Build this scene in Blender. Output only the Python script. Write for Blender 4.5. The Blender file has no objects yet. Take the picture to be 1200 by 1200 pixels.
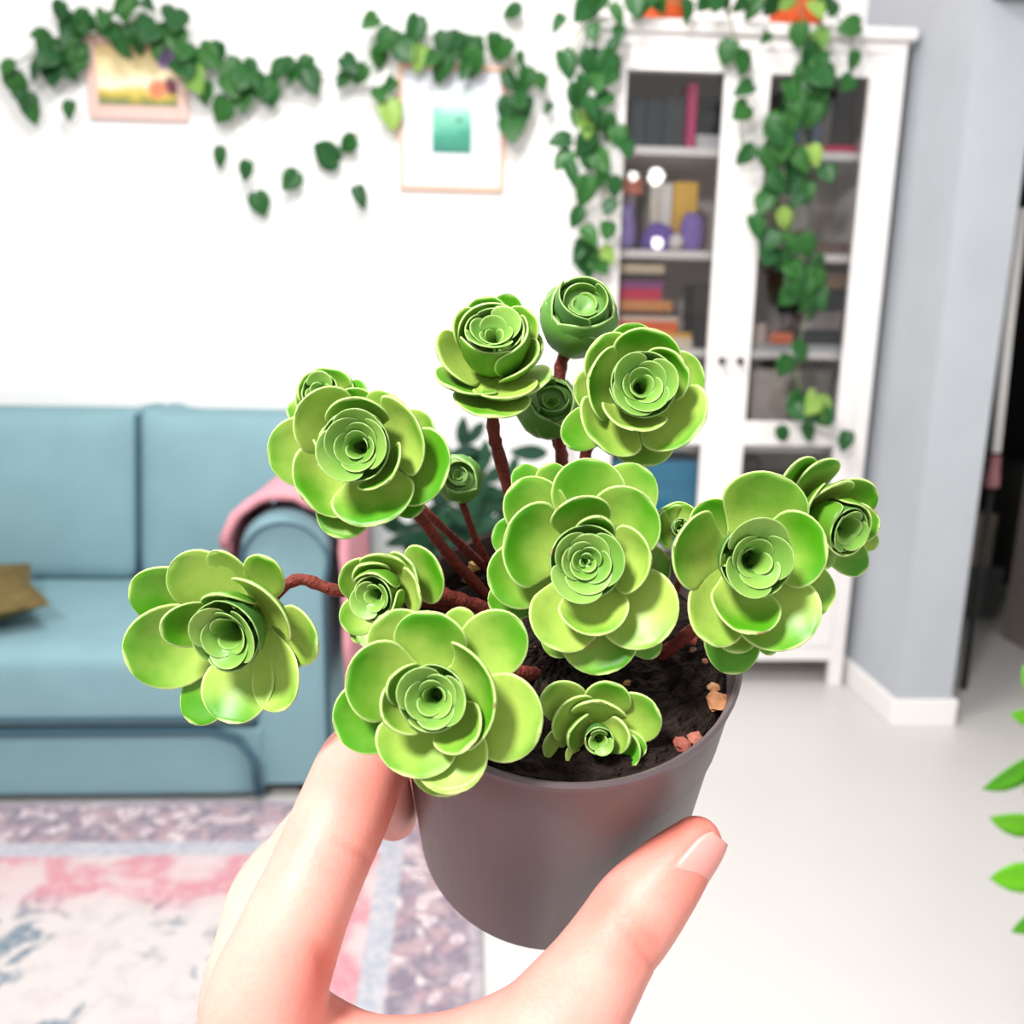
import bpy, bmesh, math, random
from mathutils import Vector, Matrix
random.seed(7)
D2R = math.radians
scene = bpy.context.scene
COL = scene.collection

# ------------------------------------------------------------------ camera
FPX, PITCH, YAW, ROLL, CAMH = 1000.0, D2R(12), D2R(3), D2R(1.1), 1.13
FW = Vector((math.sin(YAW)*math.cos(PITCH), math.cos(YAW)*math.cos(PITCH), -math.sin(PITCH)))
_r = Vector((math.cos(YAW), -math.sin(YAW), 0)); _u = _r.cross(FW)
RT = _r*math.cos(ROLL) + _u*math.sin(ROLL)
UP = _u*math.cos(ROLL) - _r*math.sin(ROLL)
CAM = Vector((0, 0, CAMH))
cd = bpy.data.cameras.new('camera'); co = bpy.data.objects.new('camera', cd); COL.objects.link(co)
cd.sensor_width = 36; cd.sensor_fit = 'HORIZONTAL'; cd.lens = 36*FPX/1200
cd.clip_start = 0.01; cd.clip_end = 50
cd.dof.use_dof = True; cd.dof.focus_distance = 0.212; cd.dof.aperture_fstop = 14
co.matrix_world = Matrix(((RT.x, UP.x, -FW.x, CAM.x), (RT.y, UP.y, -FW.y, CAM.y), (RT.z, UP.z, -FW.z, CAM.z), (0, 0, 0, 1)))
scene.camera = co

# ------------------------------------------------------------------ world, lamps, exposure
wd = bpy.data.worlds.new('world'); scene.world = wd; wd.use_nodes = True
bg = wd.node_tree.nodes['Background']; bg.inputs[0].default_value = (1.0, 0.985, 0.97, 1); bg.inputs[1].default_value = 0.60
def area(name, loc, tgt, size, power, col=(1, 0.98, 0.965)):
    l = bpy.data.lights.new(name, 'AREA'); l.shape = 'DISK'; l.size = size; l.energy = power; l.color = col
    o = bpy.data.objects.new(name, l); COL.objects.link(o); o.location = loc
    o.rotation_euler = (Vector(tgt)-Vector(loc)).to_track_quat('-Z', 'Y').to_euler(); return o
area('ceiling_lamp_key', (-0.75, -0.55, 2.45), (0.0, 0.25, 1.05), 0.40, 52)
area('added_room_fill', (-0.2, 1.35, 2.75), (-0.2, 1.9, 0.0), 0.7, 32)  # added fill with no fitting behind it, brightens wall and room
scene.view_settings.view_transform = 'Standard'; scene.view_settings.look = 'None'
scene.view_settings.exposure = 0.42; scene.view_settings.gamma = 1.0; scene.view_settings.use_curve_mapping = False

# ------------------------------------------------------------------ helpers
def ray(x, y): return FW + RT*((x-600)/FPX) - UP*((y-600)/FPX)
def aty(x, y, Y): d = ray(x, y); return CAM + d*(Y/d.y)            # where a sight line meets the plane y=Y
def atz(x, y, Z): d = ray(x, y); return CAM + d*((Z-CAMH)/d.z)
def c2w(p): return CAM + RT*p[0] - UP*p[1] + FW*p[2]              # right, down, forward -> world
def c2wv(p): return RT*p[0] - UP*p[1] + FW*p[2]
def cp(x, y, d): return Vector(((x-600)/FPX*d, (y-600)/FPX*d, d))

def lin(c):
    c = c/255.0
    return c/12.92 if c <= 0.04045 else ((c+0.055)/1.055)**2.4
def S(r, g, b): return (lin(r), lin(g), lin(b), 1)

MATS = {}
def mat(name, col, rough=0.6, var=0.0, scale=20, bump=0.0, bscale=200, spec=0.3, metal=0.0, coat=0.0):
    if name in MATS: return MATS[name]
    m = bpy.data.materials.new(name); m.use_nodes = True; nt = m.node_tree; p = nt.nodes['Principled BSDF']
    p.inputs['Base Color'].default_value = col; p.inputs['Roughness'].default_value = rough
    p.inputs['Specular IOR Level'].default_value = spec; p.inputs['Metallic'].default_value = metal
    p.inputs['Coat Weight'].default_value = coat
    tc = nt.nodes.new('ShaderNodeTexCoord')
    if var > 0:
        n = nt.nodes.new('ShaderNodeTexNoise'); n.inputs['Scale'].default_value = scale; n.inputs['Detail'].default_value = 4
        nt.links.new(tc.outputs['Object'], n.inputs['Vector'])
        h = nt.nodes.new('ShaderNodeHueSaturation'); h.inputs['Color'].default_value = col
        mr = nt.nodes.new('ShaderNodeMapRange'); mr.inputs[1].default_value = 0.3; mr.inputs[2].default_value = 0.7
        mr.inputs[3].default_value = 1-var; mr.inputs[4].default_value = 1+var
        nt.links.new(n.outputs['Fac'], mr.inputs[0]); nt.links.new(mr.outputs[0], h.inputs['Value'])
        nt.links.new(h.outputs[0], p.inputs['Base Color'])
    if bump > 0:
        n2 = nt.nodes.new('ShaderNodeTexNoise'); n2.inputs['Scale'].default_value = bscale; n2.inputs['Detail'].default_value = 3
        nt.links.new(tc.outputs['Object'], n2.inputs['Vector'])
        b = nt.nodes.new('ShaderNodeBump'); b.inputs['Strength'].default_value = bump; b.inputs['Distance'].default_value = 0.004
        nt.links.new(n2.outputs['Fac'], b.inputs['Height']); nt.links.new(b.outputs[0], p.inputs['Normal'])
    MATS[name] = m; return m

class NT:
    """small wrapper to write node graphs briefly"""
    def __init__(s, name):
        s.m = bpy.data.materials.new(name); s.m.use_nodes = True; s.t = s.m.node_tree; s.p = s.t.nodes['Principled BSDF']; MATS[name] = s.m
    def n(s, typ, **kw):
        nd = s.t.nodes.new('ShaderNode'+typ)
        for k, v in kw.items(): setattr(nd, k, v)
        return nd
    def set(s, sock, v):
        if isinstance(v, (int, float, tuple)): sock.default_value = v
        else: s.t.links.new(v, sock)
    def math(s, op, a, b=0.0, c=None, clamp=False):
        nd = s.n('Math', operation=op, use_clamp=clamp); s.set(nd.inputs[0], a); s.set(nd.inputs[1], b)
        if c is not None: s.set(nd.inputs[2], c)
        return nd.outputs[0]
    def mix(s, f, a, b, blend='MIX'):
        nd = s.n('MixRGB', blend_type=blend); s.set(nd.inputs[0], f); s.set(nd.inputs[1], a); s.set(nd.inputs[2], b); return nd.outputs[0]
    def step(s, v, lo, hi):
        nd = s.n('MapRange', interpolation_type='SMOOTHSTEP'); s.set(nd.inputs[0], v); nd.inputs[1].default_value = lo; nd.inputs[2].default_value = hi
        return nd.outputs[0]
    def noise(s, vec, scale, detail=3):
        nd = s.n('TexNoise'); nd.inputs['Scale'].default_value = scale; nd.inputs['Detail'].default_value = detail
        if vec is not None: s.t.links.new(vec, nd.inputs['Vector'])
        return nd.outputs['Fac']
    def attr(s, name): nd = s.n('Attribute'); nd.attribute_name = name; return nd.outputs['Fac']

def tag(o, label=None, cat=None, group=None, kind=None):
    if label: o['label'] = label
    if cat: o['category'] = cat
    if group: o['group'] = group
    if kind: o['kind'] = kind
    return o
ORG = {}
def thing(name, loc, label, cat, group=None, kind=None):
    o = bpy.data.objects.new(name, None); COL.objects.link(o); o.location = loc; ORG[o.name] = Vector(loc)
    o.empty_display_size = 0.05
    return tag(o, label, cat, group, kind)
def org_of(p): return ORG.get(p.name, Vector((0, 0, 0))) if p else Vector((0, 0, 0))
def link(name, me, parent=None, m=None):
    o = bpy.data.objects.new(name, me); COL.objects.link(o)
    if m and not me.materials: me.materials.append(m)
    if parent: o.parent = parent; ORG[o.name] = org_of(parent)
    return o

class MB:
    def __init__(s): s.v = []; s.f = []; s.mi = []; s.cur = 0
    def add(s, vs, fs):
        b = len(s.v); s.v += [Vector(v) for v in vs]; s.f += [tuple(b+i for i in f) for f in fs]; s.mi += [s.cur]*len(fs); return s
    def box(s, x0, x1, y0, y1, z0, z1, ch=0.0):
        if ch <= 0:
            return s.add([(x, y, z) for z in (z0, z1) for y in (y0, y1) for x in (x0, x1)],
                         [(0, 2, 3, 1), (4, 5, 7, 6), (0, 1, 5, 4), (2, 6, 7, 3), (0, 4, 6, 2), (1, 3, 7, 5)])
        bm = bmesh.new(); bmesh.ops.create_cube(bm, size=1)
        for v in bm.verts: v.co = Vector((x0+(x1-x0)*(v.co.x+.5), y0+(y1-y0)*(v.co.y+.5), z0+(z1-z0)*(v.co.z+.5)))
        bmesh.ops.bevel(bm, geom=bm.edges[:], offset=ch, segments=1, affect='EDGES')
        bm.verts.index_update(); s.add([v.co.copy() for v in bm.verts], [[v.index for v in f.verts] for f in bm.faces]); bm.free(); return s
    def tube(s, pts, rad, n=8, cap=True):
        pts = [Vector(p) for p in pts]; rs = rad if isinstance(rad, (list, tuple)) else [rad]*len(pts)
        vs = []; ref = None
        for i, p in enumerate(pts):
            t = (pts[min(i+1, len(pts)-1)]-pts[max(i-1, 0)]).normalized()
            if ref is None: ref = t.orthogonal()
            a = (ref - t*ref.dot(t)).normalized(); ref = a; b = t.cross(a)
            for k in range(n):
                th = 2*math.pi*k/n; vs.append(p + (a*math.cos(th)+b*math.sin(th))*rs[i])
        fs = [(i*n+k, i*n+(k+1) % n, (i+1)*n+(k+1) % n, (i+1)*n+k) for i in range(len(pts)-1) for k in range(n)]
        if cap: fs += [tuple(range(n))[::-1], tuple((len(pts)-1)*n+k for k in range(n))]
        return s.add(vs, fs)
    def lathe(s, prof, c, n=32, ax=None, fr=None):
        """prof: (r, h) pairs about an axis through c"""
        ax = Vector(ax or (0, 0, 1)).normalized(); a = Vector(fr) if fr else ax.orthogonal(); a = (a-ax*a.dot(ax)).normalized(); b = ax.cross(a)
        c = Vector(c); vs = []
        for r, h in prof:
            for k in range(n):
                th = 2*math.pi*k/n; vs.append(c+ax*h+(a*math.cos(th)+b*math.sin(th))*r)
        fs = [(i*n+k, i*n+(k+1) % n, (i+1)*n+(k+1) % n, (i+1)*n+k) for i in range(len(prof)-1) for k in range(n)]
        if prof[0][0] > 1e-6: fs.append(tuple(range(n))[::-1])
        if prof[-1][0] > 1e-6: fs.append(tuple((len(prof)-1)*n+k for k in range(n)))
        return s.add(vs, fs)
    def soft(s, x0, x1, y0, y1, z0, z1, r, puff=(0, 0, 0), n=10):
        """rounded, puffed upholstery block"""
        c = Vector(((x0+x1)/2, (y0+y1)/2, (z0+z1)/2)); h = Vector(((x1-x0)/2, (y1-y0)/2, (z1-z0)/2))
        bm = bmesh.new(); bmesh.ops.create_cube(bm, size=2); bmesh.ops.subdivide_edges(bm, edges=bm.edges[:], cuts=n, use_grid_fill=True)
        for v in bm.verts:
            q = v.co.copy()
            # gather samples near the corners so that the rounding is smooth
            q = Vector([math.copysign(abs(a)**0.6, a) for a in q])
            p = Vector([q[i]*h[i] for i in range(3)])
            inn = Vector([max(-(h[i]-r), min(h[i]-r, p[i])) for i in range(3)])
            d = p-inn
            if d.length > 1e-9: p = inn+d.normalized()*r
            w = [(1-q[(i+1) % 3]**2)*(1-q[(i+2) % 3]**2) for i in range(3)]
            for i in range(3): p[i] += math.copysign(1, q[i])*abs(q[i])*puff[i]*max(0, w[i])
            v.co = c+p
        bm.verts.index_update(); s.add([v.co.copy() for v in bm.verts], [[v.index for v in f.verts] for f in bm.faces]); bm.free(); return s
    def build(s, name, m, parent=None, smooth=False, attrs=None):
        me = bpy.data.meshes.new(name); o0 = org_of(parent)
        me.from_pydata([v-o0 for v in s.v], [], s.f)
        for mm in (m if isinstance(m, (list, tuple)) else [m]): me.materials.append(mm)
        if any(s.mi): me.polygons.foreach_set('material_index', s.mi)
        if smooth: me.polygons.foreach_set('use_smooth', [True]*len(s.f))
        me.update()
        if attrs:
            for k, vals in attrs.items(): a = me.attributes.new(k, 'FLOAT', 'POINT'); a.data.foreach_set('value', vals)
        return link(name, me, parent)
def fixn(o):
    bm = bmesh.new(); bm.from_mesh(o.data); bmesh.ops.recalc_face_normals(bm, faces=bm.faces[:]); bm.to_mesh(o.data); bm.free(); return o
def autosmooth(o, deg=40):
    bm = bmesh.new(); bm.from_mesh(o.data)
    for f in bm.faces: f.smooth = True
    for e in bm.edges:
        if len(e.link_faces) == 2 and e.calc_face_angle(0) > D2R(deg): e.smooth = False
    bm.to_mesh(o.data); bm.free(); return o
def struct(o): o['kind'] = 'structure'; return o

# small bulbs of the lamp behind the camera; they mirror in the cabinet glass
def bulb(px, py, r, power, yb=-.6):
    d = ray(px, py); k_ = (2*2.595-yb)/d.y
    l = bpy.data.lights.new('lamp_bulb', 'POINT'); l.energy = power; l.shadow_soft_size = r; l.color = (1, .96, .9)
    o = bpy.data.objects.new('lamp_bulb', l); COL.objects.link(o); o.location = (d.x*k_, yb, CAMH+d.z*k_)
bulb(769, 246*.84, .05, 3.4); bulb(770, 285, .035, 1.8); bulb(742, 246*.84, .03, .9)

# ------------------------------------------------------------------ materials
M_wall = mat('white_plaster', S(246, 245, 244), 0.9, 0.01, 3, 0.05, 120, 0.1)
M_trim = mat('white_paint', S(240, 237, 235), 0.5)
M_cab = mat('white_stained_wood', S(240, 236, 234), 0.45, 0.02, 12)
M_cabin = mat('cabinet_back_board', S(212, 202, 196), 0.8)  # white board greyed: the cabinet's inner shade is put into its colour
M_pillar = mat('blue_grey_paint', S(180, 185, 191), 0.75, 0.04, 5, 0.05, 90, 0.2)
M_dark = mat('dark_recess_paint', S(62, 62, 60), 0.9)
M_floor = mat('pale_floor', S(206, 203, 200), 0.35, 0.02, 2.5, 0.0, 100, 0.35)
M_sofa = mat('blue_sofa_cotton', S(126, 159, 167), 0.95, 0.04, 8, 0.25, 900, 0.1)
M_pipe = mat('sofa_piping', S(62, 92, 106), 0.95)
M_foot = mat('dark_wood_foot', S(60, 45, 38), 0.6)
M_throw = mat('pink_throw', S(214, 150, 160), 0.95, 0.05, 30, 0.3, 500, 0.1)
M_pillow = mat('olive_pillow', S(104, 90, 56), 0.95, 0.3, 35, 0.2, 300, 0.1)
M_terra = mat('terracotta', S(205, 88, 44), 0.8, 0.08, 20)
M_soil = mat('potting_soil', S(34, 25, 21), 0.95, 0.5, 300, 0.8, 500, 0.15)
M_blackpot = mat('charcoal_pot', S(70, 68, 70), 0.6)
M_vine = mat('vine_stem', S(120, 130, 90), 0.7)
M_knob = mat('black_knob', S(30, 28, 28), 0.4)
M_fr1 = mat('pale_pink_frame', S(226, 192, 182), 0.6)
M_fr2 = mat('pale_wood_frame', S(228, 186, 162), 0.6)
M_mat = mat('mount_board', S(222, 225, 234), 0.8)
M_page = mat('paper_pages', S(225, 216, 200), 0.9)

def leaf_mat(name, ca, cb, rough=0.4):
    k = NT(name); tc = k.n('TexCoord'); oi = k.n('ObjectInfo')
    nz = k.noise(tc.outputs['Object'], 40, 2)
    c = k.mix(k.step(nz, .3, .7), ca, cb)
    h = k.n('HueSaturation'); k.set(h.inputs['Color'], c)
    k.set(h.inputs['Value'], k.math('MULTIPLY_ADD', oi.outputs['Random'], 0.5, 0.75))
    k.set(h.inputs['Hue'], k.math('MULTIPLY_ADD', oi.outputs['Random'], -0.03, 0.515))
    k.set(k.p.inputs['Base Color'], h.outputs[0]); k.p.inputs['Roughness'].default_value = rough
    k.p.inputs['Specular IOR Level'].default_value = 0.3
    return k.m
M_pothos = leaf_mat('pothos_leaf', S(44, 100, 40), S(28, 80, 36))
M_pothos_pale = leaf_mat('pothos_leaf_pale', S(150, 178, 90), S(96, 150, 62))
M_zz = leaf_mat('dark_leaf', S(36, 78, 56), S(26, 62, 46), 0.35)
M_bright = leaf_mat('bright_leaf', S(98, 176, 20), S(76, 160, 16), 0.4)

# glass: see-through pane with its own faint tint and reflections
k = NT('cabinet_glass'); gl = k.n('BsdfGlossy'); gl.inputs['Roughness'].default_value = 0.02
tr = k.n('BsdfTransparent'); tr.inputs[0].default_value = (0.95, 0.95, 0.95, 1); fr = k.n('Fresnel'); fr.inputs[0].default_value = 1.45
ms = k.n('MixShader'); k.t.links.new(fr.outputs[0], ms.inputs[0]); k.t.links.new(tr.outputs[0], ms.inputs[1]); k.t.links.new(gl.outputs[0], ms.inputs[2])
k.t.links.new(ms.outputs[0], k.t.nodes['Material Output'].inputs[0]); M_glass = k.m

# ------------------------------------------------------------------ room shell
WY = 2.97
struct(MB().box(-3.2, 3.4, -1.8, 4.2, -0.1, 0).build('floor', M_floor))
struct(MB().box(-3.2, 1.440, WY, WY+0.12, 0, 3.0).build('wall_back', M_wall))
struct(MB().box(-3.3, -3.2, -1.8, WY+.12, 0, 3.0).build('wall_left', M_wall))
struct(MB().box(-3.2, 0.32, WY-0.014, WY, 0, 0.09, 0.003).build('baseboard_back', M_trim))
pl = struct(MB().box(1.272, 1.440, 2.30, WY, 0, 3.0).build('wall_pillar', M_pillar))
b = MB(); b.box(1.258, 1.454, 2.286, 2.30, 0, 0.085, 0.003); b.box(1.258, 1.272, 2.30, WY, 0, 0.085, 0.003); b.box(1.440, 1.454, 2.30, WY, 0, 0.085, 0.003)
struct(b.build('baseboard_pillar', M_trim))
# lintel beam over the opening beside the pillar, and the unlit alcove behind it
struct(MB().box(1.30, 3.4, 2.24, 2.30, 1.965, 3.0).build('trim_1', mat('lintel_grey', S(120, 124, 132), 0.8)))
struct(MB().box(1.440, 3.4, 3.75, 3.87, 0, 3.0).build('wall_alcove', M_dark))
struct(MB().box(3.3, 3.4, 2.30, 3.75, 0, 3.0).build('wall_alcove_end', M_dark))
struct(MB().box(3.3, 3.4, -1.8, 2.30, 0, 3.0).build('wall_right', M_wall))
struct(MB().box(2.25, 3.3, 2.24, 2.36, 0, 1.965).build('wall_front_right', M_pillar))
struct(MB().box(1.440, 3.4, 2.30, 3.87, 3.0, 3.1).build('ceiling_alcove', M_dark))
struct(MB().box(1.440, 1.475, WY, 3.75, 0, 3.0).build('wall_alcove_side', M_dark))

# ------------------------------------------------------------------ rug
k = NT('rug_weave'); geo = k.n('NewGeometry'); sp = k.n('SeparateXYZ'); k.t.links.new(geo.outputs['Position'], sp.inputs[0])
RX, RY = 0.035, 1.90
dx = k.math('SUBTRACT', RX, sp.outputs[0]); dy = k.math('SUBTRACT', RY, sp.outputs[1])
dm = k.math('MINIMUM', dx, dy)
P0 = geo.outputs['Position']
wn = k.n('TexNoise'); wn.inputs['Scale'].default_value = 9; k.t.links.new(P0, wn.inputs['Vector'])
vm = k.n('VectorMath', operation='MULTIPLY_ADD'); k.t.links.new(wn.outputs['Color'], vm.inputs[0]); vm.inputs[1].default_value = (.11, .11, 0); k.t.links.new(P0, vm.inputs[2])
P = vm.outputs[0]
def vor(scale, feat='F1'):
    v = k.n('TexVoronoi', feature=feat); v.inputs['Scale'].default_value = scale*1.35; k.t.links.new(P, v.inputs['Vector']); return v.outputs['Distance']
n1 = k.noise(P, 26, 4); n2 = k.noise(P, 7, 3); n3 = k.noise(P, 70, 3); n4 = k.noise(P, 3.2, 2)
motif = k.step(vor(19), .28, .42)
band = k.mix(motif, S(214, 200, 204), k.mix(k.step(n1, .42, .6), S(132, 122, 136), S(170, 144, 152)))
band = k.mix(k.step(k.math('ABSOLUTE', k.math('SUBTRACT', vor(19), .16)), .05, .02), band, S(150, 120, 130))
edge = k.mix(k.step(n1, .4, .6), S(170, 160, 168), S(150, 142, 152))
stripe = k.mix(k.step(n3, .35, .65), S(166, 170, 181), S(186, 183, 190))
pink = k.mix(k.step(n2, .42, .58), S(204, 186, 186), S(198, 136, 146))
cream = k.mix(k.step(n1, .45, .7), S(200, 192, 190), S(184, 178, 178))
cream = k.mix(k.math('MULTIPLY', k.step(n2, .50, .57), k.step(n1, .44, .54)), cream, S(112, 128, 140))
cream = k.mix(k.math('MULTIPLY', k.step(n4, .52, .62), .55), cream, S(212, 184, 190))
field = k.mix(k.step(k.math('ADD', dm, k.math('MULTIPLY', n4, .16)), .40, .50), pink, cream)
c = k.mix(k.step(dm, .022, .03), edge, band)
c = k.mix(k.step(dm, .165, .175), c, stripe)
c = k.mix(k.step(dm, .215, .225), c, field)
c = k.mix(k.math('MULTIPLY', k.step(n3, .4, .7), .35), c, S(206, 198, 197))
k.set(k.p.inputs['Base Color'], c); k.p.inputs['Roughness'].default_value = 1; k.p.inputs['Specular IOR Level'].default_value = 0.05
bp = k.n('Bump'); bp.inputs['Strength'].default_value = .5; bp.inputs['Distance'].default_value = .003
k.t.links.new(k.noise(P, 400, 2), bp.inputs['Height']); k.t.links.new(bp.outputs[0], k.p.inputs['Normal'])
tag(MB().box(-2.4, RX, -0.9, RY, 0.0, 0.009, 0.003).build('rug', k.m), 'faded grey, pink and cream patterned rug on the pale floor', 'rug')

# ------------------------------------------------------------------ sofa
so = thing('sofa', (-1.25, 2.42, 0), 'blue fabric sofa with two back cushions and a rounded arm against the white wall', 'sofa')
SF = 1.875
XR = -0.50           # inner face of the arm
b = MB(); b.soft(-2.15, XR+.012, SF+.02, 2.86, 0.022, 0.20, 0.015, (0, .004, 0)); b.build('base', M_sofa, so, True)
def arc(pts, n=12):
    out = []
    for i in range(len(pts)-1):
        for j in range(n): out.append(Vector(pts[i]).lerp(Vector(pts[i+1]), j/n))
    return out+[Vector(pts[-1])]
b = MB(); b.tube([(-2.1, SF+.0, .198), (-0.60, SF+.006, .20), (-0.535, SF+.008, .175), (-.50, SF+.008, .12), (-.495, SF+.008, .03)], .010, 8); b.build('piping', M_pipe, so, True)
XS = -0.962
for i, (a0, a1) in enumerate(((-1.66, XR+.01),)):
    c_ = MB().soft(a0, a1, SF, 2.62, .205, .392, .032, (0, .008, .006)).build('seat_cushion', M_sofa, so, True)
    q = MB(); q.tube([(a0+.03, SF-.004, .235), (a1-.03, SF-.004, .235)], .006, 6); q.build('piping', M_pipe, c_, True)
for i, (a0, a1) in enumerate(((-1.66, XS-.003), (XS+.003, -.36))):
    c_ = MB().soft(a0, a1, 2.44, 2.74, .395, .868, .035, (0, .03, .004)).build('back_cushion', M_sofa, so, True)
    for v in c_.data.vertices:
        v.co.y += (v.co.z-.40)*.18
        if v.co.z > .8: v.co.z += .028*math.exp(-((v.co.x+so.location.x-XS)/.05)**2)*min(1, (v.co.z-.8)/.06)
    q = MB(); xe = a1-.002 if i == 0 else a0+.002
    q.tube([(xe, 2.455+(z_-.40)*.18, z_) for z_ in (.41, .5, .6, .7, .8, .87)], .006, 6); q.build('piping', M_pipe, c_, True)
b = MB(); b.soft(-2.15, -.34, 2.74, 2.90, .05, .80, .06); b.build('back_frame', M_sofa, so, True)
# rolled arm: a post with a fat roll on top
def roll_arm(x0, x1, name):
    cx = (x0+x1)/2; r = (x1-x0)/2; prof = []
    zt = .625
    for i in range(17): a = math.pi*i/16; prof.append((cx+r*1.0*math.cos(a), zt+r*.95*math.sin(a)))
    prof = [(x1-.012, .04), (x1-.012, zt-.06)]+prof+[(x0+.012, zt-.06), (x0+.012, .04)]
    vs = []; ys = [SF+.045, SF+.03, SF+.045, 2.2, 2.5, 2.86]; sc = [.93, .965, 1, 1, 1, 1]
    for y, s_ in zip(ys, sc):
        for (x, z) in prof: vs.append((cx+(x-cx)*s_, y, .04+(z-.04)*s_))
    n = len(prof); fs = [(i*n+j, i*n+j+1, (i+1)*n+j+1, (i+1)*n+j) for i in range(len(ys)-1) for j in range(n-1)]
    fs += [tuple(range(n)), tuple(reversed([(len(ys)-1)*n+j for j in range(n)]))]
    o = MB().add(vs, fs).build(name, M_sofa, so); fixn(o); autosmooth(o, 35); return prof, cx
prof, cxa = roll_arm(-0.52, -0.315, 'armrest')
q = MB(); q.tube([(cxa+(x-cxa)*.96, SF+.036, .04+(z-.04)*.96) for x, z in prof], .006, 6); q.build('piping', M_pipe, so, True)
for fx, fy in ((-1.6, SF+.08), (-.40, SF+.10), (-1.6, 2.78), (-.40, 2.78)):
    b = MB(); b.lathe([(.022, 0), (.03, .06)], (fx, fy, 0), 12); b.build('foot', M_foot, so)
# throw over the arm
b = MB(); vs = []; outer = [(-.505, .50), (-.525, .56), (-.535, .63)]
for i in range(15):
    a = math.pi*(1-i/14); outer.append((cxa+.118*math.cos(a), .625+.113*math.sin(a)+.004))
outer += [(-.297, .55), (-.292, .42), (-.288, .30)]
ysr = [SF+.022, SF+.06, SF+.15, SF+.25, SF+.36, SF+.45]
for j, y in enumerate(ysr):
    for i, (x, z) in enumerate(outer):
        w = .006*math.sin(i*1.3+j*2.1); d = Vector((x-cxa, 0, z-.60)).normalized()
        vs.append(Vector((x, y+.008*math.sin(i*.9), z))+d*(.004+abs(w)))
n = len(outer); fs = [(i*n+j, i*n+j+1, (i+1)*n+j+1, (i+1)*n+j) for i in range(len(ysr)-1) for j in range(n-1)]
o = b.add(vs, fs).build('throw_blanket', M_throw, None, True)
md = o.modifiers.new('s', 'SOLIDIFY'); md.thickness = .018; md.offset = 1
tag(o, 'pink throw blanket draped over the arm of the blue sofa', 'blanket')
# olive pillow lying on the seat
b = MB(); vs = []; N = 12
for sgn in (1, -1):
    for i in range(N+1):
        for j in range(N+1):
            u = i/N*2-1; v = j/N*2-1
            pin = 1-.10*(1-abs(u*v))*(max(abs(u), abs(v)))
            h = ((1-u*u)*(1-v*v))**.45
            vs.append((u*.21*pin, v*.21*pin, sgn*h*.052))
fs = []
for s_ in (0, 1):
    o0 = s_*(N+1)**2
    for i in range(N):
        for j in range(N):
            q4 = (o0+i*(N+1)+j, o0+(i+1)*(N+1)+j, o0+(i+1)*(N+1)+j+1, o0+i*(N+1)+j+1); fs.append(q4 if s_ == 0 else q4[::-1])
Mx = Matrix.Translation((-1.29, 2.08, .452)) @ Matrix.Rotation(D2R(32), 4, 'Z') @ Matrix.Rotation(D2R(-4), 4, 'Y')
b.add([Mx @ Vector(v) for v in vs], fs)
tag(b.build('throw_pillow', M_pillow, None, True), 'olive brown throw pillow lying on the blue sofa seat', 'pillow')

# ------------------------------------------------------------------ framed pictures
def picture(px, zb, w, h, fw, mtop, mside, mbot, fm, pm, label, tilt=0):
    t = thing('framed_picture', (px, WY, zb), label, 'picture'); y0 = WY-.022; y1 = WY-.002
    x0, x1, z0, z1 = px-w/2, px+w/2, zb, zb+h
    b = MB(); b.box(x0, x0+fw, y0, y1, z0, z1, .002); b.box(x1-fw, x1, y0, y1, z0, z1, .002)
    b.box(x0+fw, x1-fw, y0, y1, z0, z0+fw, .002); b.box(x0+fw, x1-fw, y0, y1, z1-fw, z1, .002); b.build('frame', fm, t)
    MB().box(x0+fw, x1-fw, y0+.010, y1, z0+fw, z1-fw).build('mount', M_mat if mside > 0 else fm, t)
    MB().box(x0+fw+mside, x1-fw-mside, y0+.008, y0+.0095, z0+fw+mbot, z1-fw-mtop).build('print', pm, t)
    return t
def print_mat(name, stops, z0, z1, patches):
    k = NT(name); geo = k.n('NewGeometry'); sp = k.n('SeparateXYZ'); k.t.links.new(geo.outputs['Position'], sp.inputs[0])
    nz = k.noise(geo.outputs['Position'], 18, 4)
    f = k.math('DIVIDE', k.math('SUBTRACT', sp.outputs[2], z0), z1-z0)
    f = k.math('ADD', f, k.math('MULTIPLY', k.math('SUBTRACT', nz, .5), .35))
    cr = k.n('ValToRGB'); e = cr.color_ramp.elements
    while len(e) < len(stops): e.new(.5)
    for i, (p_, c_) in enumerate(stops): e[i].position = p_; e[i].color = c_
    k.set(cr.inputs[0], f); c = cr.outputs[0]
    for (x, z, r, col) in patches:
        d = k.math('SQRT', k.math('ADD', k.math('POWER', k.math('SUBTRACT', sp.outputs[0], x), 2.0), k.math('POWER', k.math('SUBTRACT', sp.outputs[2], z), 2.0)))
        d = k.math('ADD', d, k.math('MULTIPLY', k.math('SUBTRACT', nz, .5), r*.8))
        c = k.mix(k.step(d, r, r*.45), c, col)
    k.set(k.p.inputs['Base Color'], c); k.p.inputs['Roughness'].default_value = .6; return k.m
pa = aty(107, 139, WY-.01); pb = aty(222, 140, WY-.01); pc = aty(97, 40, WY-.01)
w1 = pb.x-pa.x; h1 = pc.z-pa.z
pm1 = print_mat('sunset_print', [(0, S(96, 120, 110)), (.14, S(150, 146, 70)), (.26, S(222, 196, 88)), (.36, S(250, 236, 214)), (.6, S(247, 226, 176)), (1, S(240, 214, 150))], pa.z+.035, pa.z+h1-.03,
     [(pb.x-.05, pa.z+.10, .035, S(120, 60, 80)), (pb.x-.06, pa.z+.19, .05, S(150, 120, 180)), (pb.x-.13, pa.z+.235, .05, S(232, 150, 140)), (pb.x-.09, pa.z+.09, .04, S(226, 130, 90))])
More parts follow.
